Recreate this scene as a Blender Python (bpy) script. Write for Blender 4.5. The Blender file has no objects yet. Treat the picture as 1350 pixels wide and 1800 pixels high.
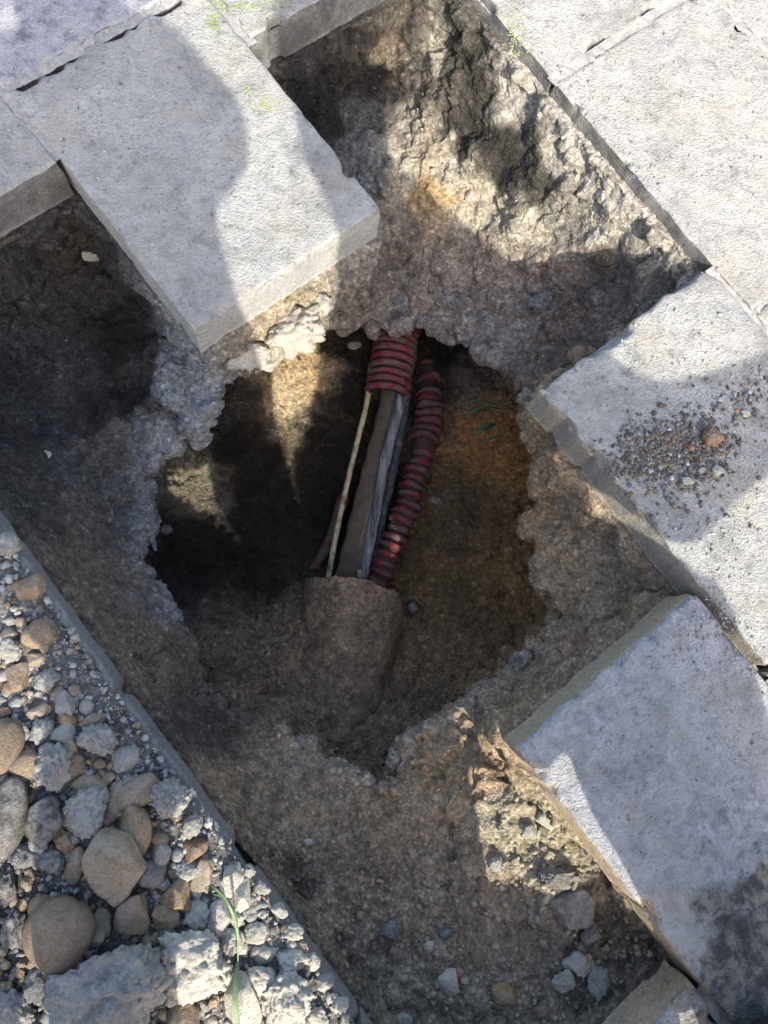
import bpy, bmesh, math, random
import numpy as np
from mathutils import Vector, Matrix, Quaternion

# ------------------------------------------------------------------ camera
SC = bpy.context.scene
COL = SC.collection
CAM_H, FPX = 1.2, 1250.0
PITCH, ROLL, TH = 0.18543, -0.10115, math.radians(-51.9)
def cam_matrix():
    cp, sp, cr, sr = math.cos(PITCH), math.sin(PITCH), math.cos(ROLL), math.sin(ROLL)
    Rx = np.array([[1, 0, 0], [0, cp, -sp], [0, sp, cp]])
    Ry = np.array([[cr, 0, sr], [0, 1, 0], [-sr, 0, cr]])
    return Ry @ Rx
MC = cam_matrix()
cam = bpy.data.cameras.new('camera')
cam.sensor_fit = 'VERTICAL'; cam.sensor_height = 36.0; cam.sensor_width = 27.0
cam.lens = 36.0 * FPX / 1800.0
cam.clip_start = 0.02; cam.clip_end = 500
camo = bpy.data.objects.new('camera', cam); COL.objects.link(camo)
camo.matrix_world = Matrix.Translation((0, 0, CAM_H)) @ Matrix(MC.tolist()).to_4x4()
SC.camera = camo

# ------------------------------------------------------------------ sky, sun, exposure
SUN_XY = Vector((0.26, -0.965)).normalized(); SUN_EL = math.radians(39)
TOSUN = Vector((SUN_XY.x * math.cos(SUN_EL), SUN_XY.y * math.cos(SUN_EL), math.sin(SUN_EL)))
world = bpy.data.worlds.new('World'); SC.world = world; world.use_nodes = True
wn = world.node_tree; wn.nodes.clear()
sky = wn.nodes.new('ShaderNodeTexSky'); sky.sky_type = 'NISHITA'; sky.sun_disc = False
sky.sun_elevation = SUN_EL; sky.sun_rotation = math.atan2(SUN_XY.x, SUN_XY.y)
sky.air_density = 1.0; sky.dust_density = 4.0
bgn = wn.nodes.new('ShaderNodeBackground'); bgn.inputs['Strength'].default_value = 0.15
won = wn.nodes.new('ShaderNodeOutputWorld')
wn.links.new(sky.outputs[0], bgn.inputs[0]); wn.links.new(bgn.outputs[0], won.inputs[0])
sl = bpy.data.lights.new('sun', 'SUN'); sl.energy = 2.6; sl.angle = math.radians(0.53); sl.color = (1.0, 0.955, 0.83)
slo = bpy.data.objects.new('sun', sl); COL.objects.link(slo)
slo.rotation_euler = (-TOSUN).to_track_quat('-Z', 'Y').to_euler(); slo.location = TOSUN * 20
SC.view_settings.view_transform = 'Standard'; SC.view_settings.look = 'None'
SC.view_settings.gamma = 1.0; SC.view_settings.use_curve_mapping = False
SC.view_settings.exposure = 1.5
SC.render.engine = 'CYCLES'
SC.cycles.max_bounces = 8; SC.cycles.diffuse_bounces = 5

# ------------------------------------------------------------------ helpers
rng = np.random.default_rng(7); random.seed(7)
E1 = np.array([math.cos(TH), math.sin(TH)]); E2 = np.array([-E1[1], E1[0]])
def W(px, py, z=0.0):
    d = MC @ np.array([(px - 675) / FPX, -(py - 900) / FPX, -1.0])
    g = d / -d[2]
    return np.array([g[0] * (CAM_H - z), g[1] * (CAM_H - z), z])
def to_ab(p): return np.array([p[0] * E1[0] + p[1] * E1[1], p[0] * E2[0] + p[1] * E2[1]])
def from_ab(a, b): return a * E1 + b * E2

def hash3(ix, iy, iz, seed=0):
    U = np.uint32
    h = ix.astype(U) * U(374761393) + iy.astype(U) * U(668265263) + iz.astype(U) * U(2147483647) + U((seed * 974634777) & 0xffffffff)
    h = (h ^ (h >> U(13))) * U(1274126177)
    h = (h ^ (h >> U(16))) * U(2246822519)
    return ((h ^ (h >> U(15))) & U(0xffffff)).astype(np.float32) * np.float32(1 / 0xffffff)
def vnoise(P, freq, seed=0):
    q = P * freq; i = np.floor(q).astype(np.int32); f = (q - i).astype(np.float32); f = f * f * (3 - 2 * f)
    r = 0
    for dx in (0, 1):
        wx = f[:, 0] if dx else 1 - f[:, 0]
        for dy in (0, 1):
            wy = f[:, 1] if dy else 1 - f[:, 1]
            for dz in (0, 1):
                wz = f[:, 2] if dz else 1 - f[:, 2]
                r = r + wx * wy * wz * hash3(i[:, 0] + dx, i[:, 1] + dy, i[:, 2] + dz, seed)
    return r * 2 - 1
def fbm(P, freq, oct=3, seed=0, gain=0.5):
    r = 0; a = 1.0
    for k in range(oct):
        r = r + a * vnoise(P, freq * 2 ** k, seed + k * 17); a *= gain
    return r
def worley(P, freq, seed=0):
    q = P * freq; i = np.floor(q).astype(np.int32); f = (q - i).astype(np.float32)
    best = np.full(len(P), 9.0, np.float32)
    for dx in (-1, 0, 1):
        for dy in (-1, 0, 1):
            for dz in (-1, 0, 1):
                c0, c1, c2 = i[:, 0] + dx, i[:, 1] + dy, i[:, 2] + dz
                d = (dx + hash3(c0, c1, c2, seed) - f[:, 0]) ** 2 + (dy + hash3(c0, c1, c2, seed + 5) - f[:, 1]) ** 2 + (dz + hash3(c0, c1, c2, seed + 9) - f[:, 2]) ** 2
                best = np.minimum(best, d)
    return np.sqrt(best)
def sstep(x, a, b):
    t = np.clip((x - a) / (b - a), 0, 1); return t * t * (3 - 2 * t)

def mesh_np(name, V, F, smooth=True, col=None):
    """V (n,3), F (m,k) constant k or list of arrays"""
    me = bpy.data.meshes.new(name)
    Fs = F if isinstance(F, (list, tuple)) else [F]
    Fs = [np.asarray(f, np.int32) for f in Fs if len(f)]
    tot = np.concatenate([np.full(len(f), f.shape[1], np.int32) for f in Fs])
    idx = np.concatenate([f.ravel() for f in Fs])
    me.vertices.add(len(V)); me.vertices.foreach_set('co', np.asarray(V, np.float32).ravel())
    me.loops.add(len(idx)); me.loops.foreach_set('vertex_index', idx)
    me.polygons.add(len(tot))
    st = np.zeros(len(tot), np.int32); st[1:] = np.cumsum(tot)[:-1]
    me.polygons.foreach_set('loop_start', st); me.polygons.foreach_set('loop_total', tot)
    me.polygons.foreach_set('use_smooth', np.full(len(tot), smooth, bool))
    if col is not None:
        at = me.color_attributes.new('Col', 'FLOAT_COLOR', 'POINT')
        c = np.ones((len(V), 4), np.float32); c[:, :3] = col; at.data.foreach_set('color', c.ravel())
    me.update(calc_edges=True); me.validate()
    return me
def ob(name, me, mat=None, parent=None, loc=None):
    o = bpy.data.objects.new(name, me); COL.objects.link(o)
    if mat is not None and me is not None:
        if len(me.materials) == 0: me.materials.append(mat)
    if parent is not None: o.parent = parent
    if loc is not None: o.location = loc
    return o
def tag(o, label, cat, group=None):
    o['label'] = label; o['category'] = cat
    if group: o['group'] = group
    return o
def struct(o): o['kind'] = 'structure'; return o
def stuff(o, label, cat):
    o['kind'] = 'stuff'; o['label'] = label; o['category'] = cat; return o
def empty(name, loc=(0, 0, 0)):
    o = bpy.data.objects.new(name, None); o.empty_display_size = 0.05; COL.objects.link(o); o.location = loc; return o
def grid_faces(n, m, wrap=False):
    i, j = np.meshgrid(np.arange(n - 1), np.arange(m if wrap else m - 1), indexing='ij')
    j2 = (j + 1) % m
    return np.stack([i * m + j, (i + 1) * m + j, (i + 1) * m + j2, i * m + j2], -1).reshape(-1, 4)

# ------------------------------------------------------------------ materials
class NT:
    def __init__(s, name, rough=0.95, spec=0.2):
        s.m = bpy.data.materials.new(name); s.m.use_nodes = True; s.t = s.m.node_tree
        s.b = s.t.nodes['Principled BSDF']; s.b.inputs['Roughness'].default_value = rough
        s.b.inputs['Specular IOR Level'].default_value = spec
        tc = s.t.nodes.new('ShaderNodeNewGeometry'); s.pos = tc.outputs['Position']
    def n(s, typ, **kw):
        nd = s.t.nodes.new(typ)
        for k, v in kw.items():
            if k in nd.inputs: nd.inputs[k].default_value = v
            else: setattr(nd, k, v)
        return nd
    def l(s, a, b): s.t.links.new(a, b)
    def noise(s, scale, detail=4, rough=0.6, dist=0.0, vec=None):
        nd = s.n('ShaderNodeTexNoise', Scale=scale, Detail=detail, Roughness=rough, Distortion=dist)
        s.l(vec if vec is not None else s.pos, nd.inputs['Vector']); return nd.outputs['Fac']
    def vor(s, scale, feature='F1', vec=None, out='Distance'):
        nd = s.n('ShaderNodeTexVoronoi', Scale=scale, feature=feature)
        s.l(vec if vec is not None else s.pos, nd.inputs['Vector']); return nd.outputs[out]
    def ramp(s, fac, stops):
        r = s.t.nodes.new('ShaderNodeValToRGB'); s.l(fac, r.inputs[0])
        el = r.color_ramp.elements
        while len(el) > 1: el.remove(el[-1])
        el[0].position = stops[0][0]; el[0].color = tuple(stops[0][1]) + (1,) if len(stops[0][1]) == 3 else stops[0][1]
        for p, c in stops[1:]:
            e = el.new(p); e.color = tuple(c) + (1,)
        return r.outputs[0]
    def mix(s, fac, a, b, mode='MIX'):
        nd = s.n('ShaderNodeMix', data_type='RGBA', blend_type=mode)
        ins = [nd.inputs[0], nd.inputs[6], nd.inputs[7]]
        for i, v in zip(ins, (fac, a, b)):
            if hasattr(v, 'is_linked'): s.l(v, i)
            elif isinstance(v, (int, float)): i.default_value = v
            else: i.default_value = tuple(v) + (1,)
        return nd.outputs[2]
    def math(s, op, a, b=0.0):
        nd = s.n('ShaderNodeMath', operation=op)
        for i, v in zip(nd.inputs, (a, b)):
            if hasattr(v, 'is_linked'): s.l(v, i)
            else: i.default_value = v
        return nd.outputs[0]
    def bump(s, h, strength=0.5, dist=0.005, normal=None):
        nd = s.n('ShaderNodeBump', Strength=strength, Distance=dist); s.l(h, nd.inputs['Height'])
        if normal is not None: s.l(normal, nd.inputs['Normal'])
        return nd.outputs[0]
    def out(s, col, normal=None):
        if hasattr(col, 'is_linked'): s.l(col, s.b.inputs['Base Color'])
        else: s.b.inputs['Base Color'].default_value = tuple(col) + (1,)
        if normal is not None: s.l(normal, s.b.inputs['Normal'])
        return s.m

def g3(v): return (v, v, v)
def mat_soil():
    t = NT('soil')
    at = t.n('ShaderNodeAttribute', attribute_name='Col')
    n1 = t.noise(60, 5, 0.65); n2 = t.vor(190, out='Color')
    sep = t.n('ShaderNodeSeparateColor'); t.l(n2, sep.inputs[0])
    k1 = t.ramp(n1, [(0.26, g3(0.42)), (0.5, g3(0.97)), (0.72, g3(1.45))])
    k2 = t.ramp(sep.outputs[0], [(0.0, g3(0.60)), (0.5, g3(0.95)), (0.9, g3(1.2)), (1.0, g3(1.7))])
    c = t.mix(1.0, at.outputs['Color'], k1, 'MULTIPLY'); c = t.mix(0.8, c, k2, 'MULTIPLY')
    b0 = t.bump(t.noise(75, 5, .7), .8, .012); b1 = t.bump(t.vor(210), .8, 0.005, b0); b2 = t.bump(t.noise(420, 4, 0.7), 1.0, 0.005, b1)
    return t.out(c, b2)
def mat_slab(name, dust, dark, thr, marb=0.5, patch=None, side=(.085, .084, .084), sidek=.85, blot=.5):
    """worn concrete paving: pale dust lying over a darker, marbled surface; dirt clings to the cut sides"""
    t = NT(name, 0.92, 0.2)
    big = t.noise(4.5, 5, 0.62, 0.6); mid = t.noise(24, 7, 0.66, 1.4); fine = t.noise(150, 6, 0.72); grn = t.vor(260); g2 = t.noise(420, 3, .6)
    base = t.ramp(mid, [(0.30, dark), (0.46, tuple(np.array(dark) * 0.5 + np.array(dust) * 0.5)), (0.60, dust)])
    cover = t.ramp(big, [(max(0.01, thr - 0.10), g3(0)), (thr + 0.12, g3(1))])
    pl = t.ramp(t.noise(34, 7, 0.7, .5), [(0.28, tuple(np.array(dust) * (1 - blot))), (0.48, tuple(np.array(dust) * .9)), (0.68, tuple(np.array(dust) * 1.08))])
    c = t.mix(cover, base, pl)
    c = t.mix(0.5, c, t.ramp(fine, [(0.30, g3(0.35)), (0.46, g3(0.95)), (0.72, g3(1.2))]), 'MULTIPLY')
    st = t.ramp(t.noise(6.5, 7, .66, .8), [(.36, g3(.72)), (.50, g3(1)), (.64, g3(1.06))]); c = t.mix(.8, c, st, 'MULTIPLY')
    pit = t.ramp(t.noise(85, 4, 0.6, 0.3), [(0.29, g3(0.35)), (0.38, g3(1))])
    c = t.mix(0.75, c, pit, 'MULTIPLY')
    c = t.mix(t.ramp(t.noise(9, 4, 0.6), [(0.48, g3(0)), (0.75, g3(0.55))]), c, (0.38, 0.335, 0.265))
    if patch:                                    # a patch the dust has been washed off
        (x, y, r, dust2, dark2) = patch
        dv = t.n('ShaderNodeVectorMath', operation='DISTANCE'); t.l(t.pos, dv.inputs[0]); dv.inputs[1].default_value = (x, y, 0)
        q = t.math('ADD', dv.outputs['Value'], t.math('MULTIPLY', t.math('SUBTRACT', t.noise(14, 5, 0.65, 0.5), 0.5), 0.35))
        pm = t.ramp(t.math('DIVIDE', q, r), [(0.86, g3(1)), (1.0, g3(0))])
        alt = t.ramp(t.noise(30, 9, 0.72, .35), [(0.36, dark2), (0.48, tuple(np.array(dark2) * 1.9)), (0.58, dust2), (0.72, tuple(np.array(dust2) * 1.2))])
        c = t.mix(pm, c, t.mix(0.6, alt, t.ramp(fine, [(0.3, g3(0.6)), (0.6, g3(1.1))]), 'MULTIPLY'))
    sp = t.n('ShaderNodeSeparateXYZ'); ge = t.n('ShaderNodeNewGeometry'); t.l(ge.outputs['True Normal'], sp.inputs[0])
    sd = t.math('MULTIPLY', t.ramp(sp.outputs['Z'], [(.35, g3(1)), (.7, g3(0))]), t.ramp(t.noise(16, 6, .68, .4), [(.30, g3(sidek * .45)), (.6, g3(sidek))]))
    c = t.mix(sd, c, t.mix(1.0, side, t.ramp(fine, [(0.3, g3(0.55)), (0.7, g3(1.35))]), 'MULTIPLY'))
    b1 = t.bump(grn, 0.55, 0.004); b2 = t.bump(fine, 0.8, 0.005, b1); b3 = t.bump(mid, 0.45, 0.005, b2)
    b4 = t.bump(pit, 0.7, 0.003, b3); b5 = t.bump(g2, .5, .0025, b4)
    return t.out(c, b5)
def mat_stone(name, c0, c1, c2, sc=30, bump=0.6, dust=.6):
    t = NT(name, 0.92, 0.15)
    oi = t.n('ShaderNodeObjectInfo')
    tex = t.n('ShaderNodeTexCoord').outputs['Object']
    n1 = t.noise(sc, 6, 0.68, 0.4); n2 = t.noise(sc * 8, 6, 0.72); n3 = t.vor(320)
    c = t.ramp(n1, [(0.28, c0), (0.5, c1), (0.72, c2)])
    c = t.mix(0.5, c, t.ramp(oi.outputs['Random'], [(0, (0.7, 0.72, 0.75)), (0.5, (1, 1, 1)), (1, (1.2, 1.12, 1.0))]), 'MULTIPLY')
    # dry dust caught on top
    sp = t.n('ShaderNodeSeparateXYZ'); ge = t.n('ShaderNodeNewGeometry'); t.l(ge.outputs['Normal'], sp.inputs[0])
    du = t.math('MULTIPLY', t.ramp(sp.outputs['Z'], [(.2, g3(0)), (.9, g3(dust))]), t.ramp(t.noise(70, 6, .7, .3), [(.38, g3(0)), (.62, g3(1))]))
    c = t.mix(du, c, (.36, .34, .315))
    c = t.mix(0.75, c, t.ramp(n2, [(0.3, g3(0.5)), (0.52, g3(1)), (0.8, g3(1.35))]), 'MULTIPLY')
    b = t.bump(n1, bump * 0.8, 0.008); b = t.bump(n2, bump * 1.2, 0.004, b); b = t.bump(n3, bump * .5, .003, b)
    return t.out(c, b)
def mat_simple(name, col, rough=0.6, var=0.35, sc=80, bump=0.3, dirt=None, dthr=0.55, spec=0.3):
    t = NT(name, rough, spec)
    n1 = t.noise(sc, 5, 0.65)
    c = t.ramp(n1, [(0.3, tuple(np.array(col) * (1 - var))), (0.7, tuple(np.minimum(1, np.array(col) * (1 + var))))])
    if dirt is not None:
        d = t.ramp(t.noise(38, 6, 0.72, 0.5), [(dthr - 0.06, g3(0)), (dthr + 0.05, g3(1))])
        c = t.mix(d, c, dirt)
    return t.out(c, t.bump(t.noise(sc * 4, 4, 0.7), bump, 0.003))

M_soil = mat_soil()
DUST = (0.41, 0.40, 0.375)
M_slab = mat_slab('dusty_concrete', DUST, (0.22, 0.22, 0.235), 0.40)
M_slab_a = mat_slab('clean_cut_concrete', DUST, (0.25, 0.245, 0.25), 0.42, side=(.44, .43, .405), sidek=.6)
M_slab_b = mat_slab('worn_concrete', (0.39, 0.38, 0.37), (0.14, 0.145, 0.165), 0.50, 1.0)
M_slab_k = mat_slab('grey_edge_concrete', (0.30, 0.29, 0.28), (0.15, 0.15, 0.155), 0.50, 1.0, side=(.26, .25, .24), sidek=.7)
_w = W(1440, 1800, 0)
M_slab_c = mat_slab('part_washed_concrete', (0.45, 0.44, 0.44), (0.17, 0.17, 0.185), 0.54, 1.0, (_w[0], _w[1], 0.25, (0.29, 0.25, 0.205), (0.062, 0.058, 0.056)), side=(.56, .43, .28), sidek=1.0)
_w = W(60, -60, 0)
M_slab_d = mat_slab('streaked_concrete', (0.38, 0.375, 0.375), (0.17, 0.17, 0.19), 0.45, 1.0, (_w[0], _w[1], 0.3, (0.38, 0.375, 0.38), (0.17, 0.17, 0.19)))

# ------------------------------------------------------------------ the excavation: heights picked on the ground
T_SLAB = 0.095
PIT = [(-0.56, 0.165), (-0.965, 0.165), (-0.965, -0.272), (0.80, -0.272), (0.80, 0.165), (0.34, 0.165), (0.34, 0.595),
       (-0.11, 0.595), (-0.11, 1.045), (-0.99, 1.045), (-0.99, 0.595), (-0.56, 0.595)]
ledge_px = [
 # floor of the strip left of the jutting slab
 (60,430,-.26),(60,560,-.28),(160,480,-.28),(20,680,-.28),(120,640,-.29),(200,600,-.28),(270,590,-.26),(110,730,-.30),(200,720,-.30),
 # bank under the gravel edge
 (0,765,-.26),(80,810,-.265),(165,890,-.285),(245,1005,-.29),(320,1110,-.285),(355,1210,-.27),(405,1300,-.245),
 (60,880,-.17),(150,1010,-.18),(250,1170,-.175),(330,1290,-.155),(400,1390,-.14),
 # floor toward the camera's feet
 (450,1420,-.17),(560,1450,-.19),(650,1430,-.21),(760,1400,-.19),(850,1370,-.17),(560,1600,-.15),(700,1600,-.16),(850,1600,-.15),
 (1000,1600,-.135),(700,1780,-.14),(900,1750,-.135),(1050,1680,-.125),(980,1500,-.13),(900,1420,-.14),(1000,1790,-.13),(600,1720,-.14),
 # crust lip
 (668,1385,-.235),(740,1290,-.25),(830,1240,-.25),(930,1150,-.25),(540,1310,-.26),(450,1300,-.26),
 (800,1310,-.2),(900,1240,-.2),(1000,1150,-.19),(1100,1090,-.17),(1190,1030,-.13),
 # bank under the right hand slab
 (955,760,-.21),(960,830,-.24),(950,900,-.27),(1010,900,-.2),(1080,960,-.17),(1000,1000,-.22),(1080,1030,-.18),(970,1090,-.26),
 (985,790,-.14),(1050,880,-.13),(1130,960,-.125),
 # far bank, sunlit
 (760,100,-.20),(830,220,-.20),(900,300,-.20),(1000,350,-.18),(1100,400,-.15),(1190,430,-.1),(760,350,-.29),(850,370,-.28),
 (720,200,-.28),(690,120,-.26),(480,130,-.26),(560,220,-.29),(650,200,-.3),(640,300,-.31),(690,380,-.33),
 (700,430,-.36),(760,480,-.37),(850,450,-.32),(950,480,-.27),(1050,480,-.22),(1150,470,-.16),(900,570,-.34),(980,560,-.28),
 (1000,610,-.25),(930,640,-.3),(850,560,-.37),(740,550,-.42),(650,560,-.42),(610,490,-.38),
 # grey concrete haunch
 (300,680,-.22),(390,650,-.21),(350,740,-.27),(260,760,-.3),(310,790,-.32),(250,830,-.33),(255,900,-.32),(230,930,-.31),(180,880,-.29)]
led = []
for px, py, z in ledge_px:
    p = W(px, py, z); ab = to_ab(p); led.append((ab[0], ab[1], z))
for a in np.arange(-0.95, 0.75, 0.15):
    led.append((a, -0.268, -0.095 if a < 0.1 else -0.095 - 0.035 * min(1, (a - 0.1) / 0.3)))
for a in np.arange(-0.95, -0.15, 0.13): led.append((a, 1.035, -0.06))
led = np.array(led)
def rbf_fit(P, smooth=2e-4):
    d = np.hypot(P[:, None, 0] - P[None, :, 0], P[:, None, 1] - P[None, :, 1]); n = len(P)
    A = np.zeros((n + 3, n + 3)); A[:n, :n] = d - np.eye(n) * 0.004; A[:n, n] = 1; A[:n, n + 1:] = P[:, :2]; A[n:, :n] = A[:n, n:].T
    return np.linalg.solve(A, np.concatenate([P[:, 2], np.zeros(3)]))
def rbf_eval(P, w, a, b):
    sh = a.shape; a = a.ravel(); b = b.ravel(); n = len(P); r = np.zeros(len(a))
    for s in range(0, len(a), 50000):
        aa, bb = a[s:s + 50000], b[s:s + 50000]
        d = np.hypot(aa[:, None] - P[None, :, 0], bb[:, None] - P[None, :, 1])
        r[s:s + 50000] = d @ w[:n] + w[n] + aa * w[n + 1] + bb * w[n + 2]
    return r.reshape(sh)
led_w = rbf_fit(led)
floor_px = [(640,930,-.615),(690,650,-.60),(690,590,-.58),(450,850,-.60),(330,950,-.54),(420,960,-.585),(790,900,-.61),(880,1000,-.56),(890,800,-.55),(870,900,-.58),
 (600,1150,-.49),(600,1250,-.45),(500,1200,-.47),(400,1150,-.47),(700,1180,-.50),(820,1130,-.53),(640,1320,-.42),(320,1050,-.51),
 (480,700,-.53),(560,640,-.52),(760,620,-.58),(850,680,-.55),(290,870,-.49),(340,855,-.50),(560,1000,-.6),(740,1050,-.6),(470,1080,-.55),(800,1050,-.59),
 (500,1300,-.41),(420,1240,-.42),(520,1040,-.57),(530,1100,-.49),(570,1190,-.445),(640,1230,-.44),(705,1130,-.57),(720,1250,-.48),(660,1365,-.385),(250,920,-.49),(420,680,-.48)]
flo = []
for px, py, z in floor_px:
    ab = to_ab(W(px, py, z)); flo.append((ab[0], ab[1], z))
flo = np.array(flo); flo_w = rbf_fit(flo)
# lip of the inner hole: pixel, height, undercut below it
lip_px = [(640,578,-.42,.05),(690,574,-.42,.09),(735,566,-.42,.09),(790,583,-.41,.06),(840,622,-.37,.05),(885,650,-.34,.04),(922,692,-.29,.03),
 (925,740,-.25,.03),(936,800,-.26,.03),(942,860,-.27,.03),(936,930,-.28,.03),(946,1000,-.27,.02),(966,1060,-.27,.01),(962,1110,-.26,.0),
 (935,1142,-.25,.0),(870,1190,-.25,.0),(830,1232,-.25,.01),(790,1242,-.25,.02),(740,1277,-.25,.02),(700,1322,-.25,.02),(668,1378,-.24,-.01),
 (630,1362,-.25,-.01),(585,1345,-.26,-.01),(540,1308,-.27,-.02),(480,1290,-.28,-.05),(400,1260,-.29,-.06),(350,1200,-.29,-.03),(330,1110,-.295,.01),
 (298,1063,-.30,.02),(268,1018,-.30,.03),(246,985,-.31,.04),(268,910,-.33,.05),(250,868,-.33,.04),(240,835,-.33,.03),(275,808,-.33,.03),(320,790,-.32,.04),
 (352,745,-.29,.06),(378,705,-.26,.08),(400,668,-.24,.09),(440,648,-.235,.10),(490,656,-.235,.11),(535,625,-.24,.10),(568,580,-.26,.08),(585,560,-.34,.06),(610,580,-.42,.05)]
HC = to_ab(W(620, 950, -.4))
lt, lr, lz, lu, lc = [], [], [], [], []
for px, py, z, u in lip_px:
    ab = to_ab(W(px, py, z)) - HC
    lt.append(math.atan2(ab[1], ab[0])); lr.append(math.hypot(*ab)); lz.append(z); lu.append(u)
    lc.append(.95 if (py > 1130 and px > 500) else (.9 if (px < 420 and py > 880 and py < 1110) else (.5 if px < 420 and py < 900 else (.15 if px < 600 else (.35 if py < 700 else .3)))))
o_ = np.argsort(lt); lt = np.array(lt)[o_]; lr = np.array(lr)[o_]; lz = np.array(lz)[o_]; lu = np.array(lu)[o_]
def lip(theta, arr):
    return np.interp(theta, np.concatenate([lt - 2 * np.pi, lt, lt + 2 * np.pi]), np.tile(arr, 3))

def poly_sd(a, b):
    """signed distance to the excavation outline, negative inside"""
    d = np.full(a.shape, 9.0); ins = np.zeros(a.shape, bool); n = len(PIT)
    for i in range(n):
        (x0, y0), (x1, y1) = PIT[i], PIT[(i + 1) % n]
        ex, ey = x1 - x0, y1 - y0
        t = np.clip(((a - x0) * ex + (b - y0) * ey) / (ex * ex + ey * ey), 0, 1)
        d = np.minimum(d, np.hypot(a - x0 - t * ex, b - y0 - t * ey))
        c = ((y0 > b) != (y1 > b)) & (a < (x1 - x0) * (b - y0) / (y1 - y0 + 1e-12) + x0)
        ins ^= c
    return np.where(ins, -d, d)
def ledge_z(a, b): return rbf_eval(led, led_w, np.asarray(a, float), np.asarray(b, float))
def floor_z(a, b): return rbf_eval(flo, flo_w, np.asarray(a, float), np.asarray(b, float))

VX = 0.0045
A0, A1, B0, B1, Z0, Z1 = -1.06, 0.87, -0.34, 1.12, -0.70, 0.0
ga = np.arange(A0, A1, VX); gb = np.arange(B0, B1, VX); gz = np.arange(Z0, Z1 + VX, VX)
GA, GB = np.meshgrid(ga, gb, indexing='ij')
dP = poly_sd(GA, GB)
P2 = np.stack([GA.ravel(), GB.ravel(), np.zeros(GA.size)], 1)
def n2(freq, oct, seed): return fbm(P2, freq, oct, seed).reshape(GA.shape)
zl = ledge_z(GA, GB) + 0.010 * n2(14, 3, 1) + 0.007 * n2(45, 2, 2)
zf = np.minimum(floor_z(GA, GB), zl - 0.02) + 0.014 * n2(12, 3, 3) + 0.007 * n2(50, 2, 4)
zf = np.maximum(zf, -0.66)
th = np.arctan2(GB - HC[1], GA - HC[0]); rr = np.hypot(GA - HC[0], GB - HC[1])
RL = lip(th, lr) + (0.030 * (worley(P2, 24, 61) - .5) + .016 * (worley(P2, 52, 62) - .5)).reshape(GA.shape); ZL = lip(th, lz); UC = lip(th, lu)
f = np.empty((len(ga), len(gb), len(gz)), np.float32)
ztop = np.where(dP > 0.012, -T_SLAB - 0.004, np.where(dP > -0.03, np.where(GB < -.2, -0.055, np.where(GB > .98, -0.035, -T_SLAB - 0.003)), 0.0))
for k, z in enumerate(gz):
    under = (UC + .028) * sstep(ZL - .018 - z, 0.0, 0.045) + (UC * .6) * sstep(ZL - z, .04, .14)
    h0 = rr - (RL + under); e0 = dP + 0.008
    # wall noise only near the walls, so banks and lips are uneven in three dimensions
    sel = (np.abs(h0) < 0.03) | (np.abs(e0) < 0.02)
    nz = np.zeros(GA.shape)
    P3 = np.stack([GA[sel], GB[sel], np.full(int(sel.sum()), z)], 1)
    nz[sel] = vnoise(P3, 11, 31) * 0.013 + vnoise(P3, 27, 33) * 0.010 + vnoise(P3, 60, 35) * 0.005
    hole = np.maximum(h0 - nz * 0.9, zf - z)
    exc = np.maximum(e0 + nz * 0.6, zl - z)
    f[:, :, k] = np.maximum(z - ztop, -np.minimum(exc, hole))
f[0, :, :] = np.maximum(f[0], 1e-3); f[-1] = np.maximum(f[-1], 1e-3); f[:, 0] = np.maximum(f[:, 0], 1e-3); f[:, -1] = np.maximum(f[:, -1], 1e-3)
f[:, :, 0] = -1.0

def surface_nets(f, o, h):
    s = f < 0
    nx, ny, nz = f.shape
    cnt = np.zeros((nx - 1, ny - 1, nz - 1), np.int8)
    for d in [(i, j, k) for i in (0, 1) for j in (0, 1) for k in (0, 1)]:
        cnt += s[d[0]:nx - 1 + d[0], d[1]:ny - 1 + d[1], d[2]:nz - 1 + d[2]]
    act = np.argwhere((cnt > 0) & (cnt < 8)); n = len(act)
    vid = np.full(cnt.shape, -1, np.int32); vid[act[:, 0], act[:, 1], act[:, 2]] = np.arange(n)
    C = [(i, j, k) for i in (0, 1) for j in (0, 1) for k in (0, 1)]
    val = [f[act[:, 0] + c[0], act[:, 1] + c[1], act[:, 2] + c[2]] for c in C]
    acc = np.zeros((n, 3)); w = np.zeros(n)
    for p in range(8):
        for q in range(p + 1, 8):
            if sum(abs(C[p][m] - C[q][m]) for m in range(3)) != 1: continue
            m_ = (val[p] < 0) != (val[q] < 0)
            t = np.where(m_, val[p] / np.where(m_, val[p] - val[q], 1), 0)
            pos = np.array(C[p], float)[None] + t[:, None] * (np.array(C[q]) - np.array(C[p]))[None]
            acc += pos * m_[:, None]; w += m_
    V = (act + acc / w[:, None]) * h + np.array(o)
    F = []
    for ax in range(3):
        sl0 = [slice(None)] * 3; sl1 = [slice(None)] * 3; sl0[ax] = slice(0, -1); sl1[ax] = slice(1, None)
        d = s[tuple(sl0)] != s[tuple(sl1)]
        e = np.argwhere(d); u, v = [(1, 2), (2, 0), (0, 1)][ax]
        ok = (e[:, u] > 0) & (e[:, v] > 0) & (e[:, u] < f.shape[u] - 1) & (e[:, v] < f.shape[v] - 1); e = e[ok]
        ids = []
        for du, dv in ((-1, -1), (0, -1), (0, 0), (-1, 0)):
            c = e.copy(); c[:, u] += du; c[:, v] += dv; ids.append(vid[c[:, 0], c[:, 1], c[:, 2]])
        q = np.stack(ids, 1); inside = s[e[:, 0], e[:, 1], e[:, 2]]
        q[~inside] = q[~inside][:, ::-1]; F.append(q)
    F = np.concatenate(F); F = F[(F >= 0).all(1)]
    return V, F
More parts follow.
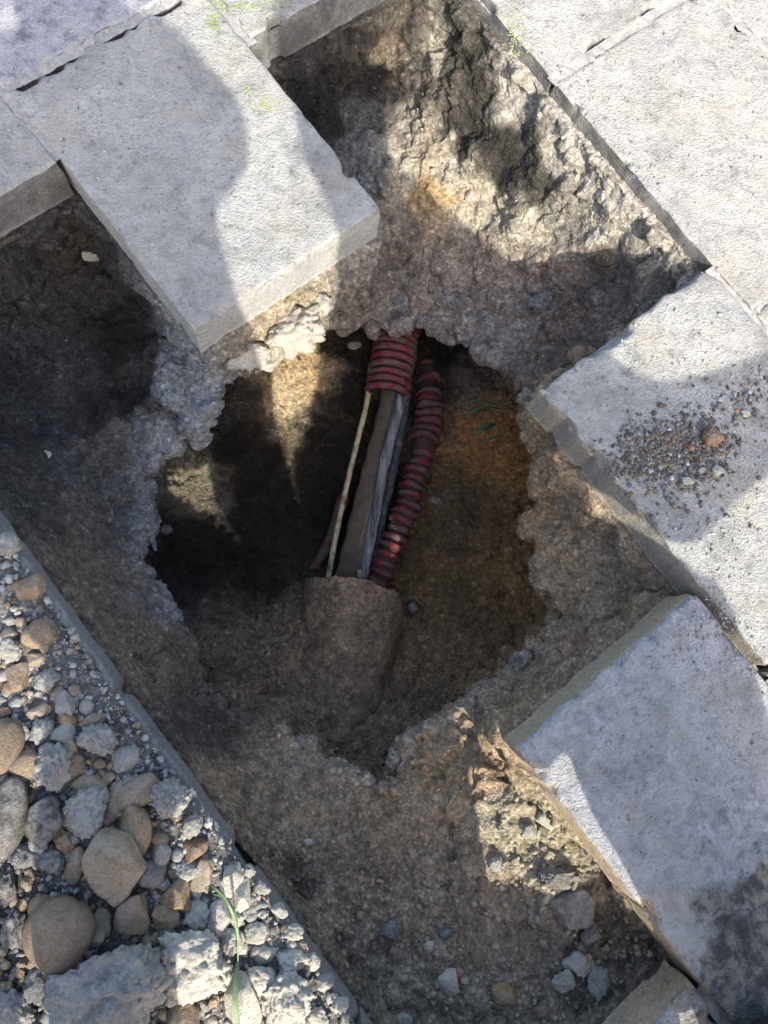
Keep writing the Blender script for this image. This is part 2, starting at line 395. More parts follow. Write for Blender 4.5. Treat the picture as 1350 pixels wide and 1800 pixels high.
def vnormals(V, F):
    a = V[F[:, 2]] - V[F[:, 0]]; b = V[F[:, 3]] - V[F[:, 1]]; n = np.cross(a, b)
    N = np.zeros_like(V)
    for k in range(4):
        for c in range(3): N[:, c] += np.bincount(F[:, k], n[:, c], len(V))
    return N / (np.linalg.norm(N, axis=1, keepdims=True) + 1e-12)
def smooth_v(V, F, it=1, lam=0.5):
    for _ in range(it):
        S = np.zeros_like(V); c = np.zeros(len(V))
        for k in range(4):
            for kk in ((k + 1) % 4, (k + 3) % 4):
                for m in range(3): S[:, m] += np.bincount(F[:, k], V[F[:, kk], m], len(V))
                c += np.bincount(F[:, k], minlength=len(V))
        V = V + lam * (S / np.maximum(c, 1)[:, None] - V)
    return V
def subdivide(V, F):
    E = np.concatenate([F[:, [k, (k + 1) % 4]] for k in range(4)]); Es = np.sort(E, 1)
    key = Es[:, 0].astype(np.int64) * len(V) + Es[:, 1]
    uk, inv = np.unique(key, return_inverse=True); inv = inv.ravel()
    em = 0.5 * (V[uk // len(V)] + V[uk % len(V)]); fc = V[F].mean(1)
    n, ne, nf = len(V), len(uk), len(F)
    ei = (n + inv).reshape(4, nf).T; ci = n + ne + np.arange(nf)
    Q = [np.stack([F[:, k], ei[:, k], ci, ei[:, (k + 3) % 4]], 1) for k in range(4)]
    return np.concatenate([V, em, fc]), np.concatenate(Q)

EV, EF = surface_nets(f, (A0, B0, Z0), VX); del f
fcen = EV[EF].mean(1)
keep = (EV[EF][:, :, 2].max(1) > Z0 + 0.012) & ((poly_sd(fcen[:, 0], fcen[:, 1]) < 0.05) | (fcen[:, 2] < -0.13)) & (fcen[:, 0] > A0 + .02) & (fcen[:, 0] < A1 - .02) & (fcen[:, 1] > B0 + .02) & (fcen[:, 1] < B1 - .02); EF = EF[keep]
used = np.unique(EF); mp = np.full(len(EV), -1); mp[used] = np.arange(len(used)); EV = EV[used]; EF = mp[EF]
EV = smooth_v(EV, EF, 1, 0.5)
EV, EF = subdivide(EV, EF)
EV = smooth_v(EV, EF, 1, 0.5)
EN = vnormals(EV, EF)

# crumb relief, in metres; banks break into clods, floors stay finer
steep = sstep(1 - np.abs(EN[:, 2]), 0.06, 0.40)
thv = np.arctan2(EV[:, 1] - HC[1], EV[:, 0] - HC[0]); rv = np.hypot(EV[:, 0] - HC[0], EV[:, 1] - HC[1])
lipd = np.hypot((rv - lip(thv, lr)) / 0.030, (EV[:, 2] - lip(thv, lz)) / 0.045)     # 0 on the lip of the hole
onlip = np.clip(1 - lipd, 0, 1)
warp = EV + 0.012 * np.stack([fbm(EV, 28, 2, 201), fbm(EV, 28, 2, 202), fbm(EV, 28, 2, 203)], 1)
wL = 1 - worley(warp, 13, 2); wM = 1 - worley(warp, 27, 7); wA = 1 - worley(warp, 55, 3); wB = 1 - worley(EV, 115, 4); wC = 1 - worley(EV, 230, 6)
msk = sstep(fbm(EV, 7, 2, 60), -0.35, 0.45); fine = sstep(fbm(EV, 11, 3, 66), -.2, .5)
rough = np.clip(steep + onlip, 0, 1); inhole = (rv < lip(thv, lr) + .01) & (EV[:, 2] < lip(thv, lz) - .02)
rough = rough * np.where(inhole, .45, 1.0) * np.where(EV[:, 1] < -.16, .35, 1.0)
crack = np.clip(1 - np.abs(fbm(warp, 9, 3, 210)) / .10, 0, 1)                     # a few open cracks in the banks
disp = 0.046 * (wL - .45) * rough + 0.024 * (wM - .45) * rough * (.4 + .6 * msk) + 0.013 * (wA - .45) * (.25 + .75 * rough) * (.4 + .6 * msk) + 0.0065 * (wB - .4) * (.35 + .65 * fine) + 0.0026 * (wC - .4) + .0010 * vnoise(EV, 420, 9) - .012 * crack * rough * msk + .010 * onlip
EV = EV + EN * disp[:, None]

# ground colour: soil layers, with seen light and shade put into some anchors
cols = [
 # left strip, dark soil
 (60,430,-.26,(.055,.052,.05)),(160,480,-.28,(.06,.055,.05)),(120,640,-.29,(.07,.068,.066)),(20,620,-.28,(.065,.062,.06)),(200,600,-.28,(.06,.055,.05)),(200,720,-.3,(.10,.10,.10)),(100,720,-.3,(.075,.072,.07)),
 # grey concrete haunch
 (300,680,-.22,(.33,.345,.35)),(390,655,-.22,(.36,.37,.37)),(350,740,-.28,(.31,.325,.33)),(270,755,-.29,(.24,.25,.255)),(310,790,-.33,(.29,.30,.305)),(260,850,-.33,(.14,.145,.145)),(340,690,-.24,(.34,.355,.36)),
 (266,910,-.33,(.20,.205,.21)),(235,890,-.31,(.065,.062,.06)),(230,690,-.27,(.06,.058,.056)),(210,790,-.3,(.07,.068,.066)),(240,650,-.25,(.06,.056,.052)),
 # bank under gravel edge
 (0,800,-.24,(.085,.075,.065)),(60,880,-.17,(.10,.085,.068)),(165,930,-.26,(.085,.075,.065)),(150,1010,-.18,(.11,.09,.07)),(250,1170,-.175,(.12,.098,.076)),(240,1040,-.29,(.11,.095,.078)),
 (280,1050,-.31,(.26,.25,.25)),(330,1290,-.155,(.13,.105,.08)),(400,1390,-.14,(.13,.105,.08)),(340,1180,-.28,(.10,.085,.066)),
 # near floor
 (420,1420,-.15,(.058,.048,.04)),(500,1560,-.15,(.055,.047,.04)),(560,1700,-.14,(.055,.05,.044)),(640,1790,-.14,(.06,.056,.05)),(345,1270,-.2,(.07,.058,.048)),(780,1480,-.17,(.13,.108,.088)),(620,1520,-.17,(.10,.083,.068)),(1060,1640,-.13,(.07,.064,.058)),(950,1680,-.13,(.085,.078,.07)),
 (450,1420,-.17,(.13,.105,.08)),(560,1450,-.19,(.15,.12,.092)),(560,1600,-.15,(.12,.102,.085)),(700,1600,-.16,(.14,.118,.098)),(850,1600,-.15,(.13,.112,.095)),
 (1000,1600,-.135,(.11,.10,.088)),(700,1780,-.14,(.12,.11,.095)),(900,1750,-.135,(.12,.11,.098)),(980,1480,-.13,(.27,.252,.212)),(910,1420,-.14,(.29,.272,.23)),(880,1360,-.15,(.15,.12,.09)),
 # crust lips
 (668,1395,-.23,(.30,.24,.18)),(740,1290,-.25,(.31,.26,.21)),(830,1240,-.25,(.28,.24,.2)),(930,1150,-.25,(.27,.22,.17)),(540,1320,-.26,(.28,.235,.19)),(620,1365,-.25,(.30,.25,.2)),(760,1340,-.21,(.26,.2,.14)),
 (800,1310,-.2,(.19,.15,.11)),(900,1240,-.2,(.17,.135,.10)),(1000,1150,-.19,(.19,.15,.115)),(1100,1090,-.17,(.2,.16,.12)),
 # right bank
 (955,760,-.21,(.22,.17,.12)),(1010,900,-.2,(.17,.14,.11)),(1080,960,-.17,(.15,.13,.11)),(1000,1000,-.22,(.2,.16,.12)),(1080,1030,-.18,(.13,.115,.1)),(950,900,-.28,(.22,.16,.11)),(1170,1000,-.13,(.16,.14,.12)),
 # far bank; recess beside the jutting slab darkened to stand for shade
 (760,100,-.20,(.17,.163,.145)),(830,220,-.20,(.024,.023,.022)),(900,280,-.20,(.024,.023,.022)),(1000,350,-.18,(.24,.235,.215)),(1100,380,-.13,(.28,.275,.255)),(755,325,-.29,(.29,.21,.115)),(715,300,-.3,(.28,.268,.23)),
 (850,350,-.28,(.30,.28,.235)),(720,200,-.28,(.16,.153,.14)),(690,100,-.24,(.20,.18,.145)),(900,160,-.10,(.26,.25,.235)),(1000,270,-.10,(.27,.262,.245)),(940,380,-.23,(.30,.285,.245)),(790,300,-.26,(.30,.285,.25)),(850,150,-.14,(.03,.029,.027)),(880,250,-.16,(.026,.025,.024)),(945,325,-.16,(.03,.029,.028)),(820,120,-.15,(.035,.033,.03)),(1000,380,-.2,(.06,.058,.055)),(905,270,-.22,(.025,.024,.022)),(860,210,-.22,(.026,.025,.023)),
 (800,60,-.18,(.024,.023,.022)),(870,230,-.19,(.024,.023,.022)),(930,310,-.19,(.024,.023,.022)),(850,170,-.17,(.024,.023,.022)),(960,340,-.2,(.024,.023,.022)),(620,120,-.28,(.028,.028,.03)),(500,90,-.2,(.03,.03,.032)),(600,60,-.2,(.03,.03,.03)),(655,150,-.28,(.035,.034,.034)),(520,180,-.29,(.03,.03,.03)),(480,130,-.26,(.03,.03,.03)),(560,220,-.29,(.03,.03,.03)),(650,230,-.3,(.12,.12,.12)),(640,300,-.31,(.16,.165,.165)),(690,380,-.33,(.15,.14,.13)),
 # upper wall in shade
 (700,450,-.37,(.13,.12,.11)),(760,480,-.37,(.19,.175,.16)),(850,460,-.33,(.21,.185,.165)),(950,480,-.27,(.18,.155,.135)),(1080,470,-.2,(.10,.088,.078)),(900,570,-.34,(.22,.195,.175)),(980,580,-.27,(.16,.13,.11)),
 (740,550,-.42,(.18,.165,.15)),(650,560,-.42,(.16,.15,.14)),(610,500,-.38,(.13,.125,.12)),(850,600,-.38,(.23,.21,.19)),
 # bedding under the jutting slab
 (500,600,-.17,(.42,.36,.26)),(560,540,-.17,(.36,.33,.27)),(440,630,-.18,(.3,.27,.22)),(620,460,-.16,(.2,.19,.18)),
 # hole; sun patches painted pale, with darkened anchors round them
 (640,930,-.61,(.05,.044,.036)),(450,850,-.58,(.055,.048,.04)),(340,855,-.5,(.34,.31,.24)),(500,700,-.53,(.60,.50,.34)),(550,650,-.52,(.58,.45,.27)),(510,760,-.55,(.36,.31,.22)),(425,770,-.55,(.045,.04,.034)),(565,770,-.585,(.045,.04,.034)),(605,690,-.575,(.05,.044,.036)),(440,700,-.49,(.06,.053,.045)),(560,860,-.6,(.045,.04,.034)),(600,620,-.55,(.07,.06,.05)),(470,830,-.58,(.045,.04,.034)),(330,950,-.5,(.05,.045,.04)),(420,960,-.56,(.05,.045,.04)),(760,620,-.58,(.06,.052,.042)),
 (880,1000,-.5,(.16,.105,.055)),(890,800,-.5,(.20,.115,.05)),(915,850,-.38,(.23,.135,.06)),(920,930,-.4,(.2,.12,.055)),(900,760,-.4,(.2,.12,.06)),(860,900,-.53,(.12,.085,.05)),(790,900,-.6,(.07,.056,.04)),(800,1050,-.57,(.10,.075,.048)),(850,1120,-.42,(.14,.10,.06)),
 (600,1150,-.47,(.10,.082,.06)),(600,1250,-.37,(.13,.105,.08)),(500,1200,-.41,(.11,.088,.066)),(400,1150,-.4,(.085,.07,.055)),(700,1200,-.45,(.11,.085,.06)),(640,1320,-.31,(.10,.082,.062)),(380,720,-.44,(.06,.055,.05))]
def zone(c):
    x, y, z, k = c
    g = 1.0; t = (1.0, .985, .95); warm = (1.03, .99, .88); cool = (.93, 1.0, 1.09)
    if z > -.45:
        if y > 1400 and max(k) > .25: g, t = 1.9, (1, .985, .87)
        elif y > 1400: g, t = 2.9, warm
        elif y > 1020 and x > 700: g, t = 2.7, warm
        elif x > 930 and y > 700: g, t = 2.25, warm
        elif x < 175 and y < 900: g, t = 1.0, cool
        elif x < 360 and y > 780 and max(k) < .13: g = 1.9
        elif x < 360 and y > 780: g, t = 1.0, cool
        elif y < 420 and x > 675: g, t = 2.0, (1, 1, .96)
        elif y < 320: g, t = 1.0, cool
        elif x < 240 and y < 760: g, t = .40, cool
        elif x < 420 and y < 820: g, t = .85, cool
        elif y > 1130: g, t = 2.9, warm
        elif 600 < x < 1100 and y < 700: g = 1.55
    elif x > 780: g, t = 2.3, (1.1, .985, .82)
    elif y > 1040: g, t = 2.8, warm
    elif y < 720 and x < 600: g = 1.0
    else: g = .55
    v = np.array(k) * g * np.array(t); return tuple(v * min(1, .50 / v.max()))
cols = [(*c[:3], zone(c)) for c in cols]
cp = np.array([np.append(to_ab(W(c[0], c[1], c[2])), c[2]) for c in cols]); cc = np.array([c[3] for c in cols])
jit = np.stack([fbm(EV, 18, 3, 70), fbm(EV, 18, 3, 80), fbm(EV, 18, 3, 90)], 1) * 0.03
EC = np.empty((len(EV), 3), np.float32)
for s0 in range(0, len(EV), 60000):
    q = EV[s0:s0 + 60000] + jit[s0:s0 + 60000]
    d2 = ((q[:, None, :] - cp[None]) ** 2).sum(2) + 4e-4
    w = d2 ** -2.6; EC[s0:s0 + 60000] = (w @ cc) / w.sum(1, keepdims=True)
speck = hash3(*np.floor(EV * 95).astype(np.int64).T, 3)
EC *= (1.0 + 0.18 * fbm(EV, 30, 3, 95))[:, None].astype(np.float32)
EC[speck > 0.965] *= 1.5
south = sstep(EV[:, 0], -.05, .12)[:, None]                      # greyer mortar up the slope, tan crust at the near end
crust = np.array([.34, .335, .335]) * (1 - south) + np.array([.44, .375, .30]) * south
amt = lip(thv, np.array(lc)[o_])
ck = (sstep(lipd, 1.0, .25) * amt * (.5 + .5 * msk))[:, None]
EC[:] = EC * (1 - ck) + crust * ck
EC *= np.array([1.05, .985, .94], np.float32) * (1 + .18 * sstep(EC.max(1), .05, .12))[:, None]
EC[inhole] *= .82  # darker inside the hole, shade put into the colour
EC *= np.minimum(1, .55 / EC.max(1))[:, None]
def ab_world(V):
    out = np.empty_like(V); out[:, 0] = V[:, 0] * E1[0] + V[:, 1] * E2[0]; out[:, 1] = V[:, 0] * E1[1] + V[:, 1] * E2[1]; out[:, 2] = V[:, 2]; return out
EW = ab_world(EV); ENW = ab_world(EN)
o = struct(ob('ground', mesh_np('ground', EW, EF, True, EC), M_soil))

# surroundings: sub-base sheet with an opening for the excavation
R_ = 40.0
ca = sorted([-R_, R_] + [x + d for x in (-.99, -.965, -.56, -.11, .34, .80) for d in (-.035, .035)])
cb = sorted([-R_, R_] + [x + d for x in (-.272, .165, .595, 1.045) for d in (-.035, .035)])
V = np.array([(*from_ab(a, b), -0.104) for a in ca for b in cb]); F = grid_faces(len(ca), len(cb))
fa = np.array([(ca[i] + ca[i + 1]) / 2 for i in range(len(ca) - 1) for j in range(len(cb) - 1)])
fb = np.array([(cb[j] + cb[j + 1]) / 2 for i in range(len(ca) - 1) for j in range(len(cb) - 1)])
F = F[poly_sd(fa, fb) > 0.01]
o = struct(ob('terrain', mesh_np('terrain', V, F, False, np.tile([[.13, .11, .09]], (len(V), 1))), M_soil))

# ------------------------------------------------------------------ paving slabs
def edge_coords(L, res):
    e = [0, .0025, .006, .011, .018]
    mid = np.linspace(.028, L - .028, max(2, int((L - .056) / res)))
    return np.concatenate([e, mid, [L - x for x in e[::-1]]])
def paver(a0, a1, b0, b1, mat, label, seed, res=0.008, wob=0.0055, chips=(), dz=0.0, chip=1.7):
    ca_, cb_ = (a0 + a1) / 2, (b0 + b1) / 2; La, Lb = a1 - a0, b1 - b0
    u = edge_coords(La, res) - La / 2; v = edge_coords(Lb, res) - Lb / 2
    U, Vv = np.meshgrid(u, v, indexing='ij'); n, m = U.shape
    P = np.stack([U.ravel() + ca_, Vv.ravel() + cb_, np.full(U.size, seed * 1.7)], 1)
    d = np.minimum(np.minimum(U + La / 2, La / 2 - U), np.minimum(Vv + Lb / 2, Lb / 2 - Vv)).ravel()
    z = 0.0010 * fbm(P, 9, 3, seed) + 0.0007 * fbm(P, 70, 2, seed + 3)
    z -= 0.0035 * np.clip(1 - d / 0.006, 0, 1) ** 1.6
    cn = sstep(fbm(P, 15, 3, seed + 6), 0.28, 0.85) * chip
    z -= cn * 0.010 * np.clip(1 - d / 0.016, 0, 1)
    inw = cn * 0.006 + wob * (0.5 + 0.5 * fbm(P, 22, 3, seed + 11))
    for (pa, pb, r, dep) in chips:
        k = np.clip(1 - np.hypot(P[:, 0] - pa, P[:, 1] - pb) / r, 0, 1); inw = inw + dep * k; z -= 0.6 * dep * k * np.clip(1 - d / 0.02, 0, 1)
    fall = np.clip(1 - d / 0.03, 0, 1)
    sx = np.where(U.ravel() < 0, 1, -1) * (np.minimum(U + La / 2, La / 2 - U).ravel() < 0.03) * np.clip(1 - np.minimum(U + La / 2, La / 2 - U).ravel() / .03, 0, 1)
    sy = np.where(Vv.ravel() < 0, 1, -1) * (np.minimum(Vv + Lb / 2, Lb / 2 - Vv).ravel() < 0.03) * np.clip(1 - np.minimum(Vv + Lb / 2, Lb / 2 - Vv).ravel() / .03, 0, 1)
    top = np.stack([U.ravel() + sx * inw, Vv.ravel() + sy * inw, z + dz], 1)
    # perimeter going round, then sides
    per = np.concatenate([np.arange(0, m), np.arange(1, n) * m + m - 1, (n - 1) * m + np.arange(m - 2, -1, -1), np.arange(n - 2, 0, -1) * m])
    rings = []
    for zz in (-.004, -.011, -.02, -.03, -.042, -.055, -.068, -.082, -T_SLAB):
        r = top[per].copy(); r[:, 2] = np.minimum(r[:, 2] - .0012, zz + dz) if zz > -.02 else zz + (dz if zz > -.09 else 0)
        q = np.stack([r[:, 0] + ca_, r[:, 1] + cb_, r[:, 2]], 1)
        nn = 0.0014 * fbm(q, 26, 3, seed + 20) + 0.0010 * vnoise(q, 130, seed + 23)
        lx = np.sign(r[:, 0]) * (np.abs(r[:, 0]) > La / 2 - .012); ly = np.sign(r[:, 1]) * (np.abs(r[:, 1]) > Lb / 2 - .012)
        back = np.clip(-zz / 0.02, 0, 1)
        r[:, 0] += lx * (nn - 0.0005 + back * inw[per] * 0.5); r[:, 1] += ly * (nn - 0.0005 + back * inw[per] * 0.5); rings.append(r)
    Vt = np.concatenate([top] + rings); F = [grid_faces(n, m)]
    k = len(per); prev = per
    for i in range(len(rings)):
        cur = len(top) + i * k + np.arange(k)
        F.append(np.stack([prev, np.roll(prev, -1), np.roll(cur, -1), cur], 1)); prev = cur
    me = mesh_np('paving_slab', Vt, [np.concatenate(F), prev[::-1][None, :]], True)
    c = from_ab(ca_, cb_)
    o = ob('paving_slab', me, mat, None, (c[0], c[1], 0)); o.rotation_euler = (0, 0, TH)
    return tag(o, label, 'paving slab', 'paving slabs round the hole')
def pab(px, py): return tuple(to_ab(W(px, py, 0)))
paver(-1.142, -.56, .165, .592, M_slab_a, 'large grey slab jutting over the hole, half in shadow, its cut end sunlit', 1, .006, chips=[(*pab(526, 208), .02, .010), (*pab(405, 60), .03, .006)])
paver(-1.75, -1.148, .165, .592, M_slab_d, 'streaked grey slab in the top left corner of the photo', 2)
paver(-1.56, -.965, -.268, .161, M_slab, 'shaded slab at the left edge above the dark trench strip', 3)
paver(-1.60, -.99, .600, 1.041, M_slab, 'mossy slab with a thick broken edge at the top of the trench', 4, .006, wob=.006, chip=2.0)
M_slab_s = mat_slab('soiled_side_concrete', DUST, (0.22, 0.22, 0.235), 0.42, side=(.33, .29, .24), sidek=.9)
paver(-.11, .522, .603, 1.043, M_slab_s, 'slab right of the hole carrying a patch of loose soil', 5, .006, chips=[(*pab(1200, 490), .05, .008), (*pab(1150, 540), .03, .004), (*pab(1245, 452), .05, .012)])
paver(.53, 1.13, .603, 1.043, M_slab_b, 'slab at the right edge below a narrow cracked joint', 6)
paver(.34, .94, .166, .588, M_slab_c, 'bluish slab at lower right with a washed dark corner', 7, .006)
paver(.80, 1.40, -.264, .160, M_slab_c, 'brown edged slab at the bottom edge closing the trench', 8, .006)
paver(.946, 1.55, .166, .588, M_slab_c, 'dark marbled slab in the bottom right corner', 9)
paver(-1.20, -.594, 1.050, 1.485, M_slab, 'sunlit slab at the top right, above the filled joint', 10)
paver(-.586, .018, 1.050, 1.485, M_slab, 'broad sunlit slab along the right of the far bank', 11, .006)
paver(.024, .63, 1.050, 1.485, M_slab, 'sunlit slab at the right edge beside the soil patch slab', 12)
paver(-1.81, -1.206, 1.050, 1.485, M_slab, 'slab beyond the top of the photo', 13, .02)
paver(-.89, -.29, 1.491, 1.925, M_slab, 'sunlit slab at the top right corner of the photo', 14)
for i, (a0, b0) in enumerate([(-.284, 1.491), (.322, 1.491), (.636, 1.05), (1.136, .603)]):
    paver(a0, a0 + .6, b0, b0 + .43, M_slab_b, ['upper', 'second', 'third', 'lowest'][i] + ' outlying slab beyond the right edge of the photo', 20 + i, .03)
for gl, a0 in (('upper', -1.60), ('middle', -.552), ('lower', .496)):
    paver(a0, a0 + 1.042, -.705, -.276, M_slab_k, gl + ' kerb stone lying under the gravel, only its edge showing', 30 + int(a0 * 3), .008, wob=.007, chip=2.0)

# paving going on beyond the picture: copies of one plain slab
src = paver(-2.356, -1.756, .165, .592, M_slab, 'outlying paving slab beyond the edge of the photo', 50, .03)
for b0, starts in ((.165, (-2.962, 1.556, 2.162)), (.603, (-2.206, -2.812, 1.742, 2.348)), (1.05, (-2.416, -3.022, 1.242, 1.848)), (1.491, (-1.496, -2.102, -2.708, .928, 1.534)),
                   (1.931, (-2.7, -2.094, -1.488, -.882, -.276, .33, .936)), (2.371, (-2.4, -1.794, -1.188, -.582, .024, .63)), (-.268, (-2.166, -2.772, 1.406, 2.012))):
    for a0 in starts:
        o = src.copy(); COL.objects.link(o); c_ = from_ab(a0 + .3, b0 + .2135); o.location = (c_[0], c_[1], 0)

# dusty mortar in the joints that are still full
M_mortar = mat_simple('joint_mortar', (.34, .33, .31), .95, .3, 120, .8)
def joint(a0, a1, b0, b1, z):
    n = max(2, int((a1 - a0) / .006)); m = max(2, int((b1 - b0) / .003) + 1)
    U, Vv = np.meshgrid(np.linspace(a0, a1, n), np.linspace(b0, b1, m), indexing='ij')
    P = np.stack([U.ravel(), Vv.ravel(), 0 * U.ravel()], 1)
    P[:, 2] = z + .0022 * fbm(P, 60, 3, 5) + .0016 * vnoise(P, 200, 6)
    return struct(ob('joint_mortar', mesh_np('joint_mortar', ab_world(P), grid_faces(n, m)), M_mortar))
joint(-.604, -.576, 1.047, 1.488, -.0025); joint(-1.158, -1.132, .16, .60, -.003); joint(-1.2, -.98, .582, .610, -.005)
joint(-1.6, -.972, .150, .176, -.003); joint(-.10, 1.1, 1.032, 1.062, -.005); joint(-1.8, .6, 1.474, 1.502, -.003); joint(-1.7, -.998, 1.030, 1.062, -.004)
joint(.55, 1.1, .580, .611, -.03); joint(.36, .56, .580, .611, -.045); joint(.82, 1.3, .152, .174, -.015); joint(.010, .034, 1.06, 1.48, -.003); joint(-.296, -.278, 1.495, 1.9, -.003)

# ------------------------------------------------------------------ gravel spread over the slabs at lower left
def bed_h(a, b):
    """height of the loose spread above the slabs"""
    P = np.stack([np.ravel(a), np.ravel(b), np.zeros(np.size(a))], 1).astype(float)
    d = -0.285 - P[:, 1]
    return 0.0015 + 0.034 * sstep(d + 0.03 * fbm(P, 8, 2, 44), 0.03, 0.30) * sstep(P[:, 0], -0.75, 0.1) + 0.008 * sstep(d, 0.0, 0.06) * (0.6 + 0.4 * fbm(P, 12, 2, 45))
n, m = 380, 150
U, Vv = np.meshgrid(np.linspace(-1.0, 0.95, n), np.linspace(-1.05, -0.281, m), indexing='ij')
P = np.stack([U.ravel(), Vv.ravel(), np.zeros(U.size)], 1)
d = -0.281 - P[:, 1]
P[:, 1] -= 0.010 * (0.5 + 0.5 * fbm(P, 20, 3, 46)) * (d < 0.006)
P[:, 2] = bed_h(P[:, 0], P[:, 1]) + (0.006 * (1 - worley(P, 70, 8)) + 0.003 * (1 - worley(P, 150, 9))) * sstep(d, 0.0, 0.03)
P[:, 2] -= 0.004 * (d < 0.004)
c = np.array([.27, .255, .24]) * (1 + .25 * fbm(P, 15, 3, 47))[:, None]
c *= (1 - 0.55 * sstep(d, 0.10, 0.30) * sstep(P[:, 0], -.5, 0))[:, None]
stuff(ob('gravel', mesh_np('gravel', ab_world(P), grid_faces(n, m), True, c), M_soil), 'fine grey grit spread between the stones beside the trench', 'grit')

ST = {
 'grey': mat_stone('grey_stone', (.18, .172, .16), (.31, .295, .27), (.42, .40, .37)),
 'tan': mat_stone('tan_stone', (.20, .15, .10), (.32, .25, .175), (.42, .35, .26), dust=.3),
 'brown': mat_stone('brown_stone', (.15, .105, .068), (.26, .185, .12), (.34, .255, .18), dust=.25),
 'dark': mat_stone('dark_stone', (.05, .047, .043), (.095, .088, .08), (.16, .145, .13)),
 'pale': mat_stone('pale_stone', (.38, .35, .29), (.50, .47, .40), (.58, .55, .49)),
 'rust': mat_stone('rusty_stone', (.12, .06, .03), (.24, .125, .06), (.30, .19, .11)),
 'ochre': mat_stone('ochre_stone', (.2, .125, .055), (.32, .21, .10), (.36, .27, .16)),
 'slate': mat_stone('slate_stone', (.10, .098, .094), (.15, .146, .14), (.21, .2, .19))}
CRUST = {'crust': (.50, .42, .33), 'greycrust': (.33, .33, .335), 'wallcrust': (.33, .31, .295)}
def ico(sub):
    bm = bmesh.new(); bmesh.ops.create_icosphere(bm, subdivisions=sub, radius=1)
    V = np.array([v.co[:] for v in bm.verts]); F = np.array([[v.index for v in f.verts] for f in bm.faces]); bm.free(); return V, F
ICO = {k: ico(k) for k in (1, 2, 3, 4, 5)}
def rock_v(kind, seed, sub):
    V, F = ICO[sub]; r = np.random.default_rng(seed)
    o = r.random(3) * 50
    if kind == 'pebble': V = V * (1 + .16 * fbm(V + o, 0.9, 2, seed) + .03 * vnoise(V + o, 4, seed))[:, None]
    else:
        V = V * (1 + .20 * fbm(V + o, 1.1, 2, seed))[:, None]
        for k in range(14 if kind == 'flint' else 6):
            nrm = r.normal(size=3); nrm /= np.linalg.norm(nrm); h = r.uniform(.52, .82); q = V @ nrm
            V = V - np.outer(np.clip(q - h, 0, None) * (1.0 if kind == 'flint' else .8), nrm)
        if kind == 'lump':
            Vw = V + o + .10 * np.stack([fbm(V + o, 3, 2, seed), fbm(V + o, 3, 2, seed + 1), fbm(V + o, 3, 2, seed + 2)], 1)
            V = V * (1 + .36 * (.45 - worley(Vw, 2.5, seed)) + .24 * (.45 - worley(Vw, 5.5, seed + 1)) + .15 * (.45 - worley(Vw, 12, seed + 2)) + .05 * fbm(V + o, 6, 2, seed))[:, None]
        else: V = V * (1 + .05 * fbm(V + o, 3.5, 4, seed) + .035 * (1 - worley(V + o, 8, seed)))[:, None]
    return V, F
def stone(px, py, rx, ry, rot, mat, kind, label, z=None, base='bed', flat=.7, group=None, sink=.25, cat='stone', sub=4, name=None):
    """px,py: where its middle shows; rx, ry: half sizes in photo pixels; rot: turn in degrees in the photo"""
    if z is None:
        zz = 0.02 if base == 'bed' else -.15
        for _ in range(4):
            ab = to_ab(W(px, py, zz)); A_, B_ = np.array([ab[0]]), np.array([ab[1]])
            g = bed_h(A_, B_)[0] if base == 'bed' else (ledge_z(A_, B_)[0] if base == 'ledge' else (floor_z(A_, B_)[0] if base == 'floor' else 0.0))
            zz = g + min(rx, ry) / FPX * (CAM_H - g) * flat * (1 - sink)
        z = zz
    s = (CAM_H - z) / FPX
    seed = int(px * 7 + py * 13) % 9973
    V, F = rock_v(kind, seed, 5 if (kind == 'lump' and max(rx, ry) > 34) else sub)
    ext = np.abs(V).max(0); V = V / ext[None, :]
    V = V * np.array([rx * s, ry * s, min(rx, ry) * s * flat])
    p = W(px, py, z)
    cc_ = CRUST.get(mat)
    o = ob(name or 'stone', mesh_np('stone', V, F, True, None if cc_ is None else np.array(cc_) * (1 + .2 * fbm(V + p, 40, 2, 3))[:, None]), ST[mat] if cc_ is None else M_soil, None, tuple(p)); o.rotation_euler = (0, 0, math.radians(-rot))
    o.rotation_euler[0] = (seed % 13 - 6) * .02; o.rotation_euler[1] = (seed % 11 - 5) * .02
    return tag(o, label, cat, group)
GR = 'stones in the gravel beside the trench'
